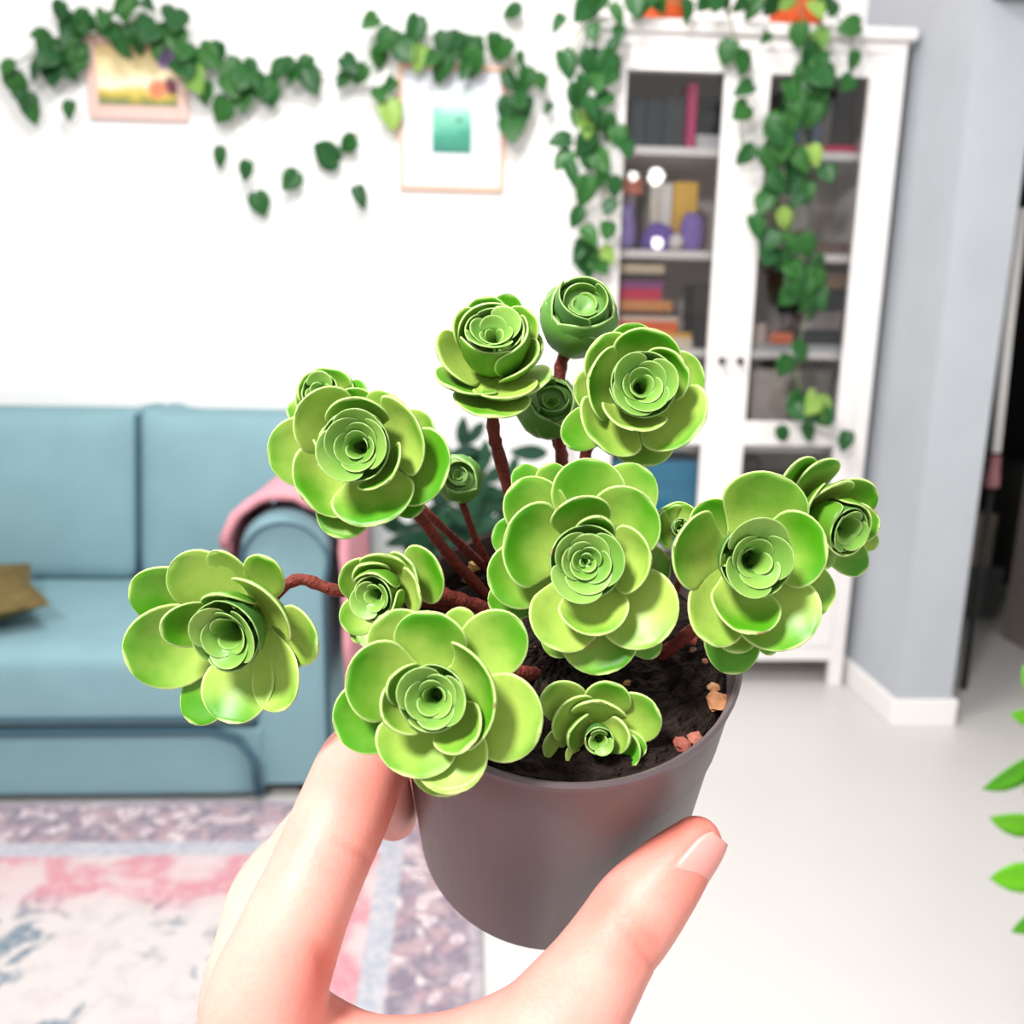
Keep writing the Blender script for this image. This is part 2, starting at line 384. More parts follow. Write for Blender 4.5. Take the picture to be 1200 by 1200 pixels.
picture((pa.x+pb.x)/2, pa.z, w1, h1, .030, 0, 0, .012, M_fr1, pm1, 'small framed sunset landscape in a pale pink frame on the white wall')
pa = aty(468, 222, WY-.01); pb = aty(590, 223, WY-.01); pc = aty(470, 75, WY-.01)
w2 = pb.x-pa.x; h2 = pc.z-pa.z
q0 = aty(503, 178, WY-.02); q1 = aty(549, 105, WY-.02)
pm2 = print_mat('green_print', [(0, S(34, 120, 100)), (.3, S(52, 150, 122)), (.55, S(120, 196, 170)), (.8, S(206, 236, 226)), (1, S(224, 240, 236))], q0.z, q1.z,
     [(q1.x-.03, q0.z+.10, .012, S(60, 130, 110))])
picture((pa.x+pb.x)/2, pa.z, w2, h2, .014, pa.z+h2-.014-q1.z, (w2-.028-(q1.x-q0.x))/2, q0.z-pa.z-.014, M_fr2, pm2, 'framed green misty print with a wide white mount on the wall')

# ------------------------------------------------------------------ glass-door cabinet
X0, X1, CY, CB = 0.332, 1.236, 2.585, 2.955
XC = (X0+X1)/2
cab = thing('display_cabinet', (XC, 2.77, 0), 'tall white cabinet with two glazed doors beside the grey pillar', 'cabinet')
zb_, zt_ = .09, 1.945
MB().box(X0, X0+.022, CY+.022, CB, zb_, zt_, .002).build('side_panel', M_cab, cab)
MB().box(X1-.022, X1, CY+.022, CB, zb_, zt_, .002).build('side_panel', M_cab, cab)
MB().box(X0+.022, X1-.022, CB-.008, CB, zb_, zt_).build('back_panel', M_cabin, cab)
MB().box(X0-.016, X1+.016, CY-.022, CB, 1.95, 1.982, .004).build('top_board', M_cab, cab)
MB().box(X0+.045, X1-.045, CY, CY+.02, 1.918, 1.949, .002).build('top_rail', M_cab, cab)
MB().box(X0+.045, X1-.045, CY, CY+.02, zb_, .135, .002).build('bottom_rail', M_cab, cab)
MB().box(X0+.022, X1-.022, CY+.025, CB-.008, .12, .14).build('bottom_board', M_cab, cab)
for xx in (X0, X1-.045):
    MB().box(xx, xx+.045, CY-.002, CY+.022, 0, 1.95, .003).build('leg', M_cab, cab)
    MB().box(xx, xx+.045, CB-.045, CB, 0, .089, .003).build('leg', M_cab, cab)
SH = [(1.640, 1.664), (1.350, 1.374), (1.060, 1.086), (.770, .790), (.45, .47)]
for a0, a1 in SH: MB().box(X0+.0225, X1-.0225, CY+.05, CB-.009, a0, a1, .002).build('shelf', M_cab, cab)
DT, DB = 1.915, .138
for side in (0, 1):
    dx0 = X0+.047 if side == 0 else XC+.0015; dx1 = XC-.0015 if side == 0 else X1-.047
    gx0, gx1 = ((.437, .7165) if side == 0 else (.848, 1.134))
    b = MB(); y0, y1 = CY-.001, CY+.021
    b.box(dx0, gx0, y0, y1, DB, DT, .002); b.box(gx1, dx1, y0, y1, DB, DT, .002)
    for (z0, z1) in ((1.855, DT), (.797, .872), (DB, .36)): b.box(gx0, gx1, y0+.0005, y1-.0005, z0, z1, .001)
    d = b.build('door', M_cab, cab)
    MB().box(gx0, gx1, CY+.009, CY+.012, .872, 1.855).build('glass_pane', M_glass, d)
    MB().box(gx0, gx1, CY+.009, CY+.012, .36, .797).build('glass_pane', M_glass, d)
    kx = XC-.028 if side == 0 else XC+.028
    b = MB(); b.lathe([(.005, 0), (.005, .012), (.011, .016), (.012, .022), (.008, .028), (0, .029)], (kx, y0, 1.053), 14, (0, -1, 0)); b.build('knob', M_knob, d, True)

# things on the shelves
def colr(c): return mat('cover_%d_%d_%d' % c, S(*c), .6, .06, 30)
def book(x0, x1, z0, z1, col, label, flat=False, y0=2.66, dp=.2, group=None):
    t = thing('book', ((x0+x1)/2, y0+dp/2, z0), label, 'book', group); m = colr(col); b = MB(); q = MB(); tk = .003
    if flat:
        b.box(x0, x1, y0, y0+dp, z0, z0+tk); b.box(x0, x1, y0, y0+dp, z1-tk, z1); b.box(x0, x1, y0, y0+tk, z0+tk, z1-tk)
        q.box(x0+.004, x1-.004, y0+tk, y0+dp-.004, z0+tk, z1-tk)
    else:
        b.box(x0, x0+tk, y0, y0+dp, z0, z1, .0008); b.box(x1-tk, x1, y0, y0+dp, z0, z1, .0008); b.box(x0+tk, x1-tk, y0-.002, y0+tk, z0, z1)
        q.box(x0+tk, x1-tk, y0+tk, y0+dp-.004, z0+.003, z1-.004)
    b.build('cover', m, t); q.build('pages', M_page, t); return t
def carton(x0, x1, y0, y1, z0, z1, col, label, name='storage_box', lid=.25, cat='box'):
    t = thing(name, ((x0+x1)/2, (y0+y1)/2, z0), label, cat); m = colr(col); zl = z1-(z1-z0)*lid
    MB().box(x0+.002, x1-.002, y0+.002, y1-.002, z0, zl, .002).build('body', m, t); MB().box(x0, x1, y0, y1, zl+.0005, z1, .002).build('lid', m, t); return t
def jar(x, y, z, prof, col, label, name, cat, lidcol=None, rough=.35):
    t = thing(name, (x, y, z), label, cat); b = MB(); b.lathe(prof, (x, y, z), 20); b.build('body', mat('ceramic_%d_%d_%d' % col, S(*col), rough), t, True)
    if lidcol:
        r, h = prof[-1]; MB().lathe([(r+.003, 0), (r+.003, .014), (r*.4, .02), (0, .022)], (x, y, z+h+.001), 20).build('lid', mat('lid_%d_%d_%d' % lidcol, S(*lidcol), .4), t, True)
    return t
s1, s2, s3, s4, s5 = [z[1]+.0008 for z in SH]
# left door, top shelf
for i, (a, w, h, c_, l) in enumerate([(.405, .050, .17, (104, 62, 66), 'dark maroon binder at the end of the top shelf behind the left glass door'),
    (.457, .055, .135, (52, 62, 66), 'short slate grey album next to the maroon binder on the top shelf'),
    (.514, .052, .14, (44, 56, 62), 'dark teal album in the middle of three slate albums on the top shelf'),
    (.568, .060, .15, (58, 62, 66), 'tall slate grey album against the magenta folder on the top shelf')]):
    book(a, a+w, s1, s1+h, c_, l, y0=2.68)
book(.632, .659, s1, s1+.182, (188, 62, 110), 'magenta folder with a narrow spine on the top shelf', y0=2.66)
carton(.665, .775, 2.68, 2.86, s1, s1+.045, (206, 206, 210), 'flat pale grey box under the black box on the top shelf')
carton(.668, .772, 2.70, 2.86, s1+.046, s1+.15, (40, 40, 44), 'black box on top of the flat pale grey box')
jar(.50, 2.80, s1+.1405 if False else s1, [(.02, 0), (.03, .02), (.03, .15), (.02, .17), (.018, .18)], (176, 120, 130), 'dusty pink bottle standing behind the slate albums', 'bottle', 'bottle') if False else None
# left door, second shelf
carton(.385, .495, 2.70, 2.86, s2, s2+.165, (150, 138, 144), 'mauve grey box under the orange book on the second shelf')
book(.385, .515, s2+.1655, s2+.210, (222, 128, 104), 'salmon orange book lying on the mauve grey box', True, 2.69, .16)
jar(.462, 2.645, s2, [(.022, 0), (.03, .02), (.032, .06), (.022, .10), (.026, .125)], (142, 124, 190), 'lavender vase in front of the mauve grey box', 'vase', 'vase')
book(.545, .575, s2, s2+.215, (214, 206, 192), 'cream book with a plain spine beside another cream book', y0=2.71)
book(.577, .612, s2, s2+.2, (226, 222, 214), 'off-white book between the cream book and the yellow book', y0=2.71)
book(.616, .690, s2, s2+.205, (230, 182, 74), 'thick yellow book on the second shelf of the cabinet', y0=2.71)
def lumpy(name, c, r, m, label, cat, seed=0):
    bm = bmesh.new(); bmesh.ops.create_icosphere(bm, subdivisions=3, radius=1)
    rnd = random.Random(seed); ws = [(Vector((rnd.uniform(-1, 1), rnd.uniform(-1, 1), rnd.uniform(-1, 1))).normalized(), rnd.uniform(.1, .3)) for _ in range(9)]
    for v in bm.verts:
        n_ = v.co.normalized(); s_ = .85+sum(a*max(0, n_.dot(w))**6 for w, a in ws)
        v.co = Vector((n_.x*r[0]*s_, n_.y*r[1]*s_, max(-r[2]*.75, n_.z*r[2]*s_)))
    mz = min(v.co.z for v in bm.verts)
    b = MB(); bm.verts.index_update(); b.add([v.co+Vector(c)-Vector((0, 0, mz)) for v in bm.verts], [[v.index for v in f.verts] for f in bm.faces]); bm.free()
    return tag(b.build(name, m, None, True), label, cat)
lumpy('knitted_pouch', (.565, 2.66, s2), (.055, .035, .045), mat('purple_wool', S(120, 96, 184), .95, .1, 60, .4, 300), 'purple woollen pouch in front of the cream books', 'pouch', 3)
lumpy('soft_toy', (.665, 2.66, s2), (.042, .034, .065), mat('lilac_wool', S(142, 116, 192), .95, .1, 60, .4, 300), 'lilac soft toy in front of the thick yellow book', 'toy', 5)
jar(.612, 2.632, s2, [(0, 0), (.012, .002), (.02, .012), (.023, .024), (.018, .038), (.008, .045), (0, .046)], (238, 232, 226), 'small white ball between the purple pouch and the lilac toy', 'ball', 'ball')
# left door, third shelf: stacked paperbacks
z = s3
for (a, b_, h, c_, l) in [(.46, .690, .030, (228, 214, 190), 'cream book at the bottom of the stack on the third shelf'),
    (.50, .685, .016, (232, 176, 70), 'thin amber book second from the bottom of the stack'),
    (.44, .640, .032, (236, 104, 44), 'bright orange book in the stack on the third shelf'),
    (.40, .640, .014, (222, 200, 180), 'thin pale book resting on the bright orange book'),
    (.40, .600, .016, (92, 52, 44), 'thin dark brown book in the middle of the stack'),
    (.395, .620, .030, (214, 146, 84), 'tan book under the crimson book in the stack'),
    (.39, .585, .034, (208, 44, 84), 'crimson book between tan and purple books in the stack'),
    (.41, .590, .022, (140, 74, 130), 'purple book lying on the crimson book'),
    (.40, .600, .022, (58, 42, 46), 'dark plum book near the top of the stack'),
    (.39, .590, .026, (206, 190, 160), 'sand coloured book on top of the stack')]:
    book(a, b_, z, z+h, c_, l, True, 2.67, .2); z += h+.0006
carton(.702, .782, 2.70, 2.86, s3, s3+.11, (52, 46, 48), 'dark brown box at the bottom of a pair beside the book stack')
carton(.700, .775, 2.72, 2.86, s3+.1105, s3+.20, (72, 70, 66), 'charcoal box on top of the dark brown box')
# left door, fourth shelf and below
book(.672, .694, s4, s4+.20, (128, 40, 56), 'dark red book on the fourth shelf behind the left door', y0=2.67)
book(.64, .670, s4, s4+.22, (60, 56, 60), 'charcoal book leaning on the dark red book', y0=2.67)
carton(.47, .63, 2.68, 2.88, s4, s4+.18, (120, 112, 108), 'taupe box on the fourth shelf behind the left door')
carton(.45, .745, 2.66, 2.90, s5, s5+.262, (52, 146, 184), 'bright blue storage box on the lowest shelf', lid=.3)
# right door, top shelf
book(.88, 1.15, s1, s1+.022, (206, 52, 92), 'crimson book lying flat under the row of blue books', True, 2.66, .2)
zz = s1+.0226
jar(.925, 2.70, zz, [(.018, 0), (.027, .015), (.029, .04), (.02, .06), (.016, .068)], (150, 104, 66), 'round brown jar on the crimson book', 'jar', 'jar', (120, 82, 52))
for (a, w, h, c_, l) in [(.962, .026, .15, (120, 150, 190), 'sky blue book next to the brown jar'), (.990, .030, .155, (34, 62, 66), 'dark teal book between two blue books'),
    (1.022, .024, .14, (132, 156, 186), 'pale blue book beside the dark teal book'), (1.048, .026, .13, (150, 144, 140), 'grey book in the row on the crimson book'), (1.076, .060, .15, (50, 44, 46), 'thick black book at the end of the blue row')]:
    book(a, a+w, zz, zz+h, c_, l, y0=2.69, dp=.16)
# right door, second shelf
for (a, w, h, c_, l) in [(.99, .026, .21, (190, 190, 190), 'light grey tall book on the second shelf'), (1.018, .022, .20, (206, 202, 196), 'off-white tall book beside the light grey book'), (1.042, .024, .205, (170, 164, 158), 'warm grey tall book next to the off-white book')]:
    book(a, a+w, s2, s2+h, c_, l, y0=2.72, dp=.16)
carton(.985, 1.012, 2.64, 2.70, s2, s2+.07, (134, 100, 70), 'small brown box in front of the light grey books')
carton(1.03, 1.15, 2.64, 2.71, s2, s2+.035, (112, 92, 78), 'low brown tray box in front of the warm grey book')
carton(.86, .975, 2.70, 2.86, s2, s2+.19, (168, 158, 152), 'taupe grey box behind the trailing vine on the second shelf')
# right door, third shelf
carton(.87, 1.18, 2.65, 2.88, s3, s3+.018, (186, 192, 196), 'pale grey tray box under the third shelf boxes', 'tray', .5, 'tray')
t3 = s3+.0186
carton(1.02, 1.17, 2.68, 2.86, t3, t3+.045, (44, 46, 54), 'black box at the bottom of the pile on the grey tray')
carton(1.03, 1.16, 2.68, 2.86, t3+.0455, t3+.10, (182, 172, 174), 'light mauve box between two black boxes')
carton(1.01, 1.17, 2.68, 2.86, t3+.1005, t3+.17, (40, 42, 50), 'black box on top of the light mauve box')
carton(.98, 1.18, 2.67, 2.87, t3+.1705, t3+.215, (140, 110, 88), 'brown box on top of the black box')
book(.935, 1.005, t3, t3+.035, (226, 120, 80), 'orange book lying on the grey tray', True, 2.67, .15)
carton(.872, .925, 2.68, 2.80, t3, t3+.06, (206, 184, 174), 'small beige box beside the orange book')
# right door, fourth shelf and below
book(.845, .885, s4, s4+.25, (58, 52, 52), 'tall black binder at the end of the fourth shelf', y0=2.67)
carton(.89, 1.025, 2.70, 2.88, s4, s4+.235, (190, 178, 172), 'beige file box beside the tall black binder', lid=.15)
carton(1.03, 1.165, 2.72, 2.88, s4, s4+.235, (142, 138, 130), 'olive grey file box beside the beige file box', lid=.15)
jar(1.09, 2.665, s4, [(.03, 0), (.038, .03), (.036, .07), (.03, .085)], (44, 44, 46), 'dark bowl-shaped pot in front of the olive grey box', 'bowl', 'bowl')
carton(.865, 1.12, 2.66, 2.9, s5, s5+.20, (84, 78, 78), 'dark grey storage box on the lowest shelf behind the right door', lid=.3)
jar(.92, 2.76, s5+.2005, [(.02, 0), (.045, .02), (.05, .05), (.03, .075)], (52, 48, 48), 'dark round pot on the dark grey storage box', 'pot', 'pot')

# ------------------------------------------------------------------ alcove beyond the pillar
PY = 2.56; p0 = aty(1167, 530, PY); p1 = aty(1196, 245, PY)
t = thing('pole', (p0.x, PY, p0.z), 'white upright pole in the opening beside the grey pillar', 'pole')
MB().tube([(p0.x, PY, p0.z), ((p0.x+p1.x)/2-.002, PY, (p0.z+p1.z)/2), (p1.x, PY, p1.z)], [.014, .016, .019], 12).build('rod', M_trim, t, True)
MB().lathe([(.021, 0), (.023, .02), (.018, .06), (.016, .10)], (p0.x, PY, p0.z-.11), 12).build('collar', mat('dusty_pink', S(150, 100, 105), .6), t, True)
MB().tube([(p0.x, PY, .0), (p0.x, PY, p0.z-.10)], .010, 10).build('lower_rod', M_knob, t, True)
b = MB(); vs = []; n = 14
for i in range(9):
    z = 1.55-i*.115; w = .10+.05*min(1, i/3)+.02*math.sin(i)
    for j in range(n):
        a = 2*math.pi*j/n; vs.append((2.35+w*math.cos(a)*(1+.12*math.cos(5*a)), 3.682+.055*math.sin(a)*(1+.3*math.cos(3*a)), z))
fs = [(i*n+j, i*n+(j+1) % n, (i+1)*n+(j+1) % n, (i+1)*n+j) for i in range(8) for j in range(n)]+[tuple(range(n)), tuple(reversed(range(8*n, 9*n)))]
tag(fixn(b.add(vs, fs).build('coat', mat('black_cloth', S(30, 28, 30), .95), None, True)), 'black coat hanging in the dark alcove', 'coat')
p = aty(1160, 680, 3.1); q_ = aty(1186, 628, 3.1)
carton(p.x, p.x+.11, 3.27, 3.45, .22, .44, (150, 140, 126), 'beige box in the dark alcove beyond the pillar')
carton(p.x-.06, p.x+.16, 3.26, 3.48, 0, .2195, (96, 98, 96), 'grey crate under the beige box in the alcove')
t = thing('side_cabinet', (2.35, 2.97, 0), 'low brown-grey cupboard in the opening beyond the grey pillar', 'cabinet')
MB().box(2.075, 2.6, 2.90, 3.05, 0, .70, .004).build('body', mat('brown_grey_wood', S(130, 120, 116), .6, .06, 9), t)
MB().box(2.085, 2.33, 2.885, 2.8995, .03, .68, .003).build('door', MATS['brown_grey_wood'], t)
MB().box(2.336, 2.59, 2.885, 2.8995, .03, .68, .003).build('door', MATS['brown_grey_wood'], t)

# ------------------------------------------------------------------ plants of the room
def heart_mesh(name, m, ln, wd, fold=.18, curl=.15, point=1.0, notch=.10):
    """leaf in its own frame: stalk at the origin, tip at -z, face towards -y"""
    rows = [0, .08, .22, .4, .58, .75, .88, 1.0]; wf = [.30, .72, .98, 1.0, .86, .58, .30, 0]
    vs = []; fs = []
    for i, (u, w) in enumerate(zip(rows, wf)):
        z = -ln*u
        for j, v in enumerate((-1, -.5, 0, .5, 1)):
            x = v*w*wd/2; zz_ = z + (notch*ln*abs(v)*(1-u)**3 if i < 4 else 0)
            y = abs(v)*w*wd*-fold + curl*ln*(u-.35)**2
            vs.append((x, y, zz_))
    for i in range(len(rows)-1):
        for j in range(4): fs.append((i*5+j, (i+1)*5+j, (i+1)*5+j+1, i*5+j+1))
    me = bpy.data.meshes.new(name); me.from_pydata(vs, [], fs); me.materials.append(m)
    me.polygons.foreach_set('use_smooth', [True]*len(fs)); me.update()
    bm = bmesh.new(); bm.from_mesh(me); bmesh.ops.remove_doubles(bm, verts=bm.verts[:], dist=1e-6)
    r = bmesh.ops.solidify(bm, geom=bm.faces[:], thickness=.0006); bm.to_mesh(me); bm.free(); return me
HEARTS = [heart_mesh('leaf', M_pothos, 1, w, f, c_) for w, f, c_ in ((.86, .12, .2), (.74, .2, .3), (.94, .08, .15), (.62, .3, .3))]
HPALE = [heart_mesh('leaf', M_pothos_pale, 1, w, f, c_) for w, f, c_ in ((.86, .12, .2), (.7, .2, .3))]
def put_leaf(parent, me, pos, size, ang, yaw=0, pitch=0):
    o = link('leaf', me, parent)
    Mx = Matrix.Translation(Vector(pos)-org_of(parent)) @ Matrix.Rotation(D2R(yaw), 4, 'Z') @ Matrix.Rotation(D2R(pitch), 4, 'X') @ Matrix.Rotation(D2R(ang), 4, 'Y') @ Matrix.Scale(size, 4)
    o.matrix_local = Mx; return o
def vine_leaves(parent, pts, Y, px=25, rnd=None, spread=.05, palef=.05):
    for (x, y, *rest) in pts:
        s_ = (rest[0] if rest else px)*rnd.uniform(.9, 1.15); a = rest[1] if len(rest) > 1 else rnd.uniform(-45, 45)
        pale = rnd.random() < palef
        yy = Y-rnd.uniform(0, spread); ct = aty(x, y, yy); sz = s_*yy/FPX
        d = Matrix.Rotation(D2R(a), 3, 'Y') @ Vector((0, 0, -1))
        put_leaf(parent, (rnd.choice(HPALE) if pale else rnd.choice(HEARTS)), ct-d*sz*.5, sz, a, rnd.uniform(-35, 35), rnd.uniform(-30, 20))
def vine_stem(parent, pts, Y, rad=.0022, wob=.01, rnd=None):
    P = [aty(x, y, Y-(rnd.uniform(0, wob) if rnd else 0)) for x, y in pts]; out = []
    for i in range(len(P)-1):
        a = P[max(i-1, 0)]; b_ = P[i]; c_ = P[i+1]; d = P[min(i+2, len(P)-1)]
        for j in range(5):
            t_ = j/5; out.append(.5*((2*b_)+(c_-a)*t_+(2*a-5*b_+4*c_-d)*t_*t_+(3*b_-a-3*c_+d)*t_**3))
    out.append(P[-1]); MB().tube(out, rad, 6).build('vine', M_vine, parent, True)

rnd = random.Random(11)
# garland pinned along the wall
g = thing('pothos_garland', aty(320, 90, 2.94), 'long green vine trained along the white wall over both framed pictures', 'vine')
vine_stem(g, [(-40, 60), (0, 78), (45, 62), (95, 42), (160, 42), (215, 52), (262, 72), (300, 92), (345, 88), (375, 84), (420, 74), (460, 52), (500, 44), (560, 42), (592, 58), (612, 92), (640, 95), (662, 60), (690, 15)], 2.945, .0025, .012, rnd)
vine_stem(g, [(262, 75), (268, 130), (285, 172), (305, 195), (340, 199), (380, 194), (415, 165), (432, 120), (452, 95), (462, 60)], 2.95, .0016, .01, rnd)
vine_stem(g, [(0, 78), (14, 95), (26, 118), (42, 140)], 2.945, .0016, .01, rnd)
vine_stem(g, [(150, -30), (152, 5), (146, 30), (140, 44)], 2.945, .002, .01, rnd)
vine_leaves(g, [(12, 84, 20), (20, 98), (26, 114), (32, 122), (40, 135, 24, -10), (83, 131, 20, 10),
 (48, 45, 22, 80), (55, 72, 30), (46, 84, 30), (70, 64, 30), (82, 50, 28), (92, 74, 32), (74, 28, 26, 60), (96, 26, 26, 50), (68, 14, 20, 30), (104, 34), (88, 62, 28), (64, 88, 28), (80, 84), (60, 58),
 (120, 28), (130, 40, 26), (145, 8, 30), (152, 18, 26), (178, 10, 28, -50), (140, 46, 28), (160, 46, 28), (150, 58, 28), (175, 42, 28), (190, 44, 28), (204, 28, 28), (206, 50, 28), (214, 64, 28), (225, 80, 30), (235, 98, 32), (240, 110, 26), (216, 84, 26), (246, 68, 26), (254, 62, 24), (258, 130, 26), (228, 94, 28), (168, 30, 24), (182, 56, 24),
 (275, 85, 26), (293, 84, 28), (274, 104, 28), (285, 118, 28), (310, 106, 28), (326, 86, 26), (336, 84, 26), (358, 82, 30), (366, 96, 30, -20), (300, 100, 26), (318, 112, 24), (284, 96, 26), (344, 90, 22),
 (258, 185, 22, 10), (287, 201, 24, 25), (305, 240, 24, -15), (340, 213, 28, 40), (380, 178, 32, 120), (405, 168, 22, 70), (423, 233, 30, -20),
 (412, 78, 26), (404, 96, 24), (421, 88, 22), (432, 28, 22, 50), (450, 48), (446, 68, 26), (465, 50, 24), (486, 38, 32, 15), (476, 60), (490, 70, 28), (503, 74, 26), (515, 84, 26), (526, 72, 26), (546, 60, 28), (543, 84, 28), (551, 74, 28), (580, 54, 26), (590, 60, 26), (598, 13, 26, 80),
 (610, 70, 16), (600, 97, 26), (616, 95, 26), (631, 100, 26), (612, 122, 28), (616, 132, 28), (594, 130, 28, 10), (601, 155, 30, -5), (642, 128, 16), (455, 104, 26), (458, 136, 30, -10), (447, 114, 20), (520, 52, 24), (562, 56, 22), (535, 48, 22)], 2.925, 26, rnd, .03, .012)

# pots of pothos on top of the cabinet
def top_pot(cx, cy, r, h, zc=1.9825):
    return MB().lathe([(r*.72, 0), (r*.98, h*.80), (r*.99, h*.80), (r*1.08, h*.82), (r*1.08, h), (r*.98, h), (r*.95, h*.86), (0, h*.86)], (cx, cy, zc), 28)
t1 = thing('potted_pothos', (.545, 2.72, 1.9825), 'trailing pothos in a terracotta pot at the vine-covered cabinet corner', 'plant')
fixn(autosmooth(top_pot(.545, 2.72, .085, .15).build('pot', M_terra, t1)))
MB().lathe([(.078, 0), (.05, .012), (0, .016)], (.545, 2.72, 1.9825+.13), 20).build('soil', M_soil, t1, True)
for pts in ([(745, -30), (712, -12), (688, 20), (672, 70), (684, 130), (672, 190), (682, 240), (680, 300), (688, 330)],
            [(745, -30), (722, 0), (724, 50), (706, 90), (694, 140), (718, 165), (706, 200), (714, 250), (708, 300)],
            [(760, -30), (780, 0), (820, 4), (850, 6), (862, 60), (868, 110), (866, 140), (872, 186)]):
    vine_stem(t1, pts, 2.545, .0022, .01, rnd)
vine_leaves(t1, [(654, 30, 24, 30), (692, 8, 28), (702, 4), (680, 16, 28, 40), (722, 20, 26), (725, 45, 24), (718, 60, 26), (664, 78, 30), (692, 74, 28), (710, 78, 30), (712, 92, 28), (682, 104, 28), (676, 116, 28), (706, 120, 26), (690, 132, 30), (698, 146, 32), (680, 150, 34), (716, 150, 28), (725, 162, 26), (731, 178, 28), (655, 166, 28, 80), (686, 170, 26), (660, 190, 26), (668, 206, 28, -20), (706, 192, 30), (701, 206, 28), (685, 226, 32, 10), (720, 220, 22), (714, 245, 22), (675, 256, 26, 20), (711, 272, 20), (690, 280, 28), (676, 296, 28), (690, 300, 30), (702, 312, 28), (684, 314, 28), (712, 300, 22), (696, 40, 20), (700, 100, 26), (688, 190, 22), (672, 140, 22),
 (760, 10, 26), (800, 16, 26, 0), (836, 6, 26), (850, 4, 26), (866, 6, 24), (882, 10, 24), (822, 4, 24), (772, 2, 28), (745, 8, 26), (892, 47, 22, 40), (867, 75, 26, -5), (870, 106, 26, 60), (865, 133, 24, 50), (873, 182, 24, 40), (852, 62, 24, 20)], 2.545, 26, rnd, .04)
t2 = thing('potted_pothos', (.955, 2.72, 1.9825), 'trailing pothos in an orange pot above the right cabinet door', 'plant')
fixn(autosmooth(top_pot(.955, 2.72, .09, .15).build('pot', M_terra, t2)))
MB().lathe([(.105, 0), (.105, .012), (.075, .012)], (.955, 2.72, 1.9822), 24).build('saucer', M_terra, t2)
MB().lathe([(.08, 0), (.05, .012), (0, .016)], (.955, 2.72, 1.9825+.13), 20).build('soil', M_soil, t2, True)
for pts in ([(935, -25), (938, 10), (952, 60), (944, 110), (912, 160), (920, 215), (898, 262), (914, 310), (942, 350)],
            [(945, -25), (960, 20), (962, 90), (936, 140), (948, 185), (936, 232), (930, 290), (952, 330), (946, 370), (934, 416), (940, 470), (950, 500), (990, 520)],
            [(950, -25), (980, 20), (996, 40), (1000, 80), (990, 105)]):
    vine_stem(t2, pts, 2.545, .0022, .01, rnd)
vine_leaves(t2, [(936, 42, 28, 0), (957, 50, 28, 30), (995, 31, 28, 80), (1000, 72, 24, 0), (950, 66, 30), (960, 80, 32), (964, 96, 30), (944, 90, 30), (940, 110, 32), (955, 118, 32), (935, 126, 32), (924, 132, 30), (950, 136, 32), (966, 126, 28), (990, 100, 22), (905, 146, 28), (910, 162, 30), (904, 186, 28), (916, 176, 28), (940, 190, 30), (955, 184, 26), (970, 206, 22), (912, 216, 30), (930, 214, 28), (946, 228, 28), (935, 236, 28), (895, 240, 28), (920, 258, 28), (885, 268, 26), (902, 284, 30), (926, 290, 30), (946, 290, 28), (895, 302, 28), (916, 306, 28), (928, 200, 26), (958, 106, 28), (905, 228, 24), (928, 145, 30),
 (930, 320, 32), (960, 315, 28), (955, 330, 32), (926, 346, 30), (940, 340, 32), (960, 350, 30), (955, 366, 28), (932, 334, 30), (946, 328, 30), (944, 356, 28), (934, 414, 26), (919, 430, 28), (930, 474, 28), (945, 474, 30), (952, 484, 30), (966, 490, 28), (918, 510, 24), (948, 508, 28), (990, 518, 28, 10), (936, 484, 28), (960, 478, 28), (944, 492, 26), (905, 6, 26), (960, 6, 26), (955, 16, 24), (920, 3, 24), (972, 12, 22), (925, 110, 24)], 2.545, 26, rnd, .04)

# dark leafy plant between sofa and cabinet
def ovate(name, m, wd=.42):
    rows = [0, .1, .28, .48, .68, .86, 1]; wf = [.06, .55, .92, 1, .82, .45, 0]; vs = []; fs = []
    for u, w in zip(rows, wf):
        for v in (-1, -.5, 0, .5, 1): vs.append((v*w*wd/2, abs(v)*w*-.06+.12*(u-.4)**2, -u))
    for i in range(6):
        for j in range(4): fs.append((i*5+j, (i+1)*5+j, (i+1)*5+j+1, i*5+j+1))
    me = bpy.data.meshes.new(name); me.from_pydata(vs, [], fs); me.materials.append(m); me.polygons.foreach_set('use_smooth', [True]*len(fs)); me.update()
    bm = bmesh.new(); bm.from_mesh(me); bmesh.ops.remove_doubles(bm, verts=bm.verts[:], dist=1e-6); bmesh.ops.solidify(bm, geom=bm.faces[:], thickness=.008); bm.to_mesh(me); bm.free(); return me
ZL = [ovate('leaf', M_zz, .42), ovate('leaf', M_zz, .5)]
zp = thing('potted_houseplant', (0.02, 2.62, 0), 'dark green leafy houseplant in a charcoal floor pot between sofa and cabinet', 'plant')
fixn(autosmooth(MB().lathe([(.10, 0), (.135, .25), (.14, .25), (.14, .27), (.125, .27), (.12, .235), (0, .235)], (0.02, 2.62, 0), 28).build('pot', M_blackpot, zp)))
MB().lathe([(.12, 0), (.06, .01), (0, .012)], (0.02, 2.62, .236), 20).build('soil', M_soil, zp, True)
rnd = random.Random(5)
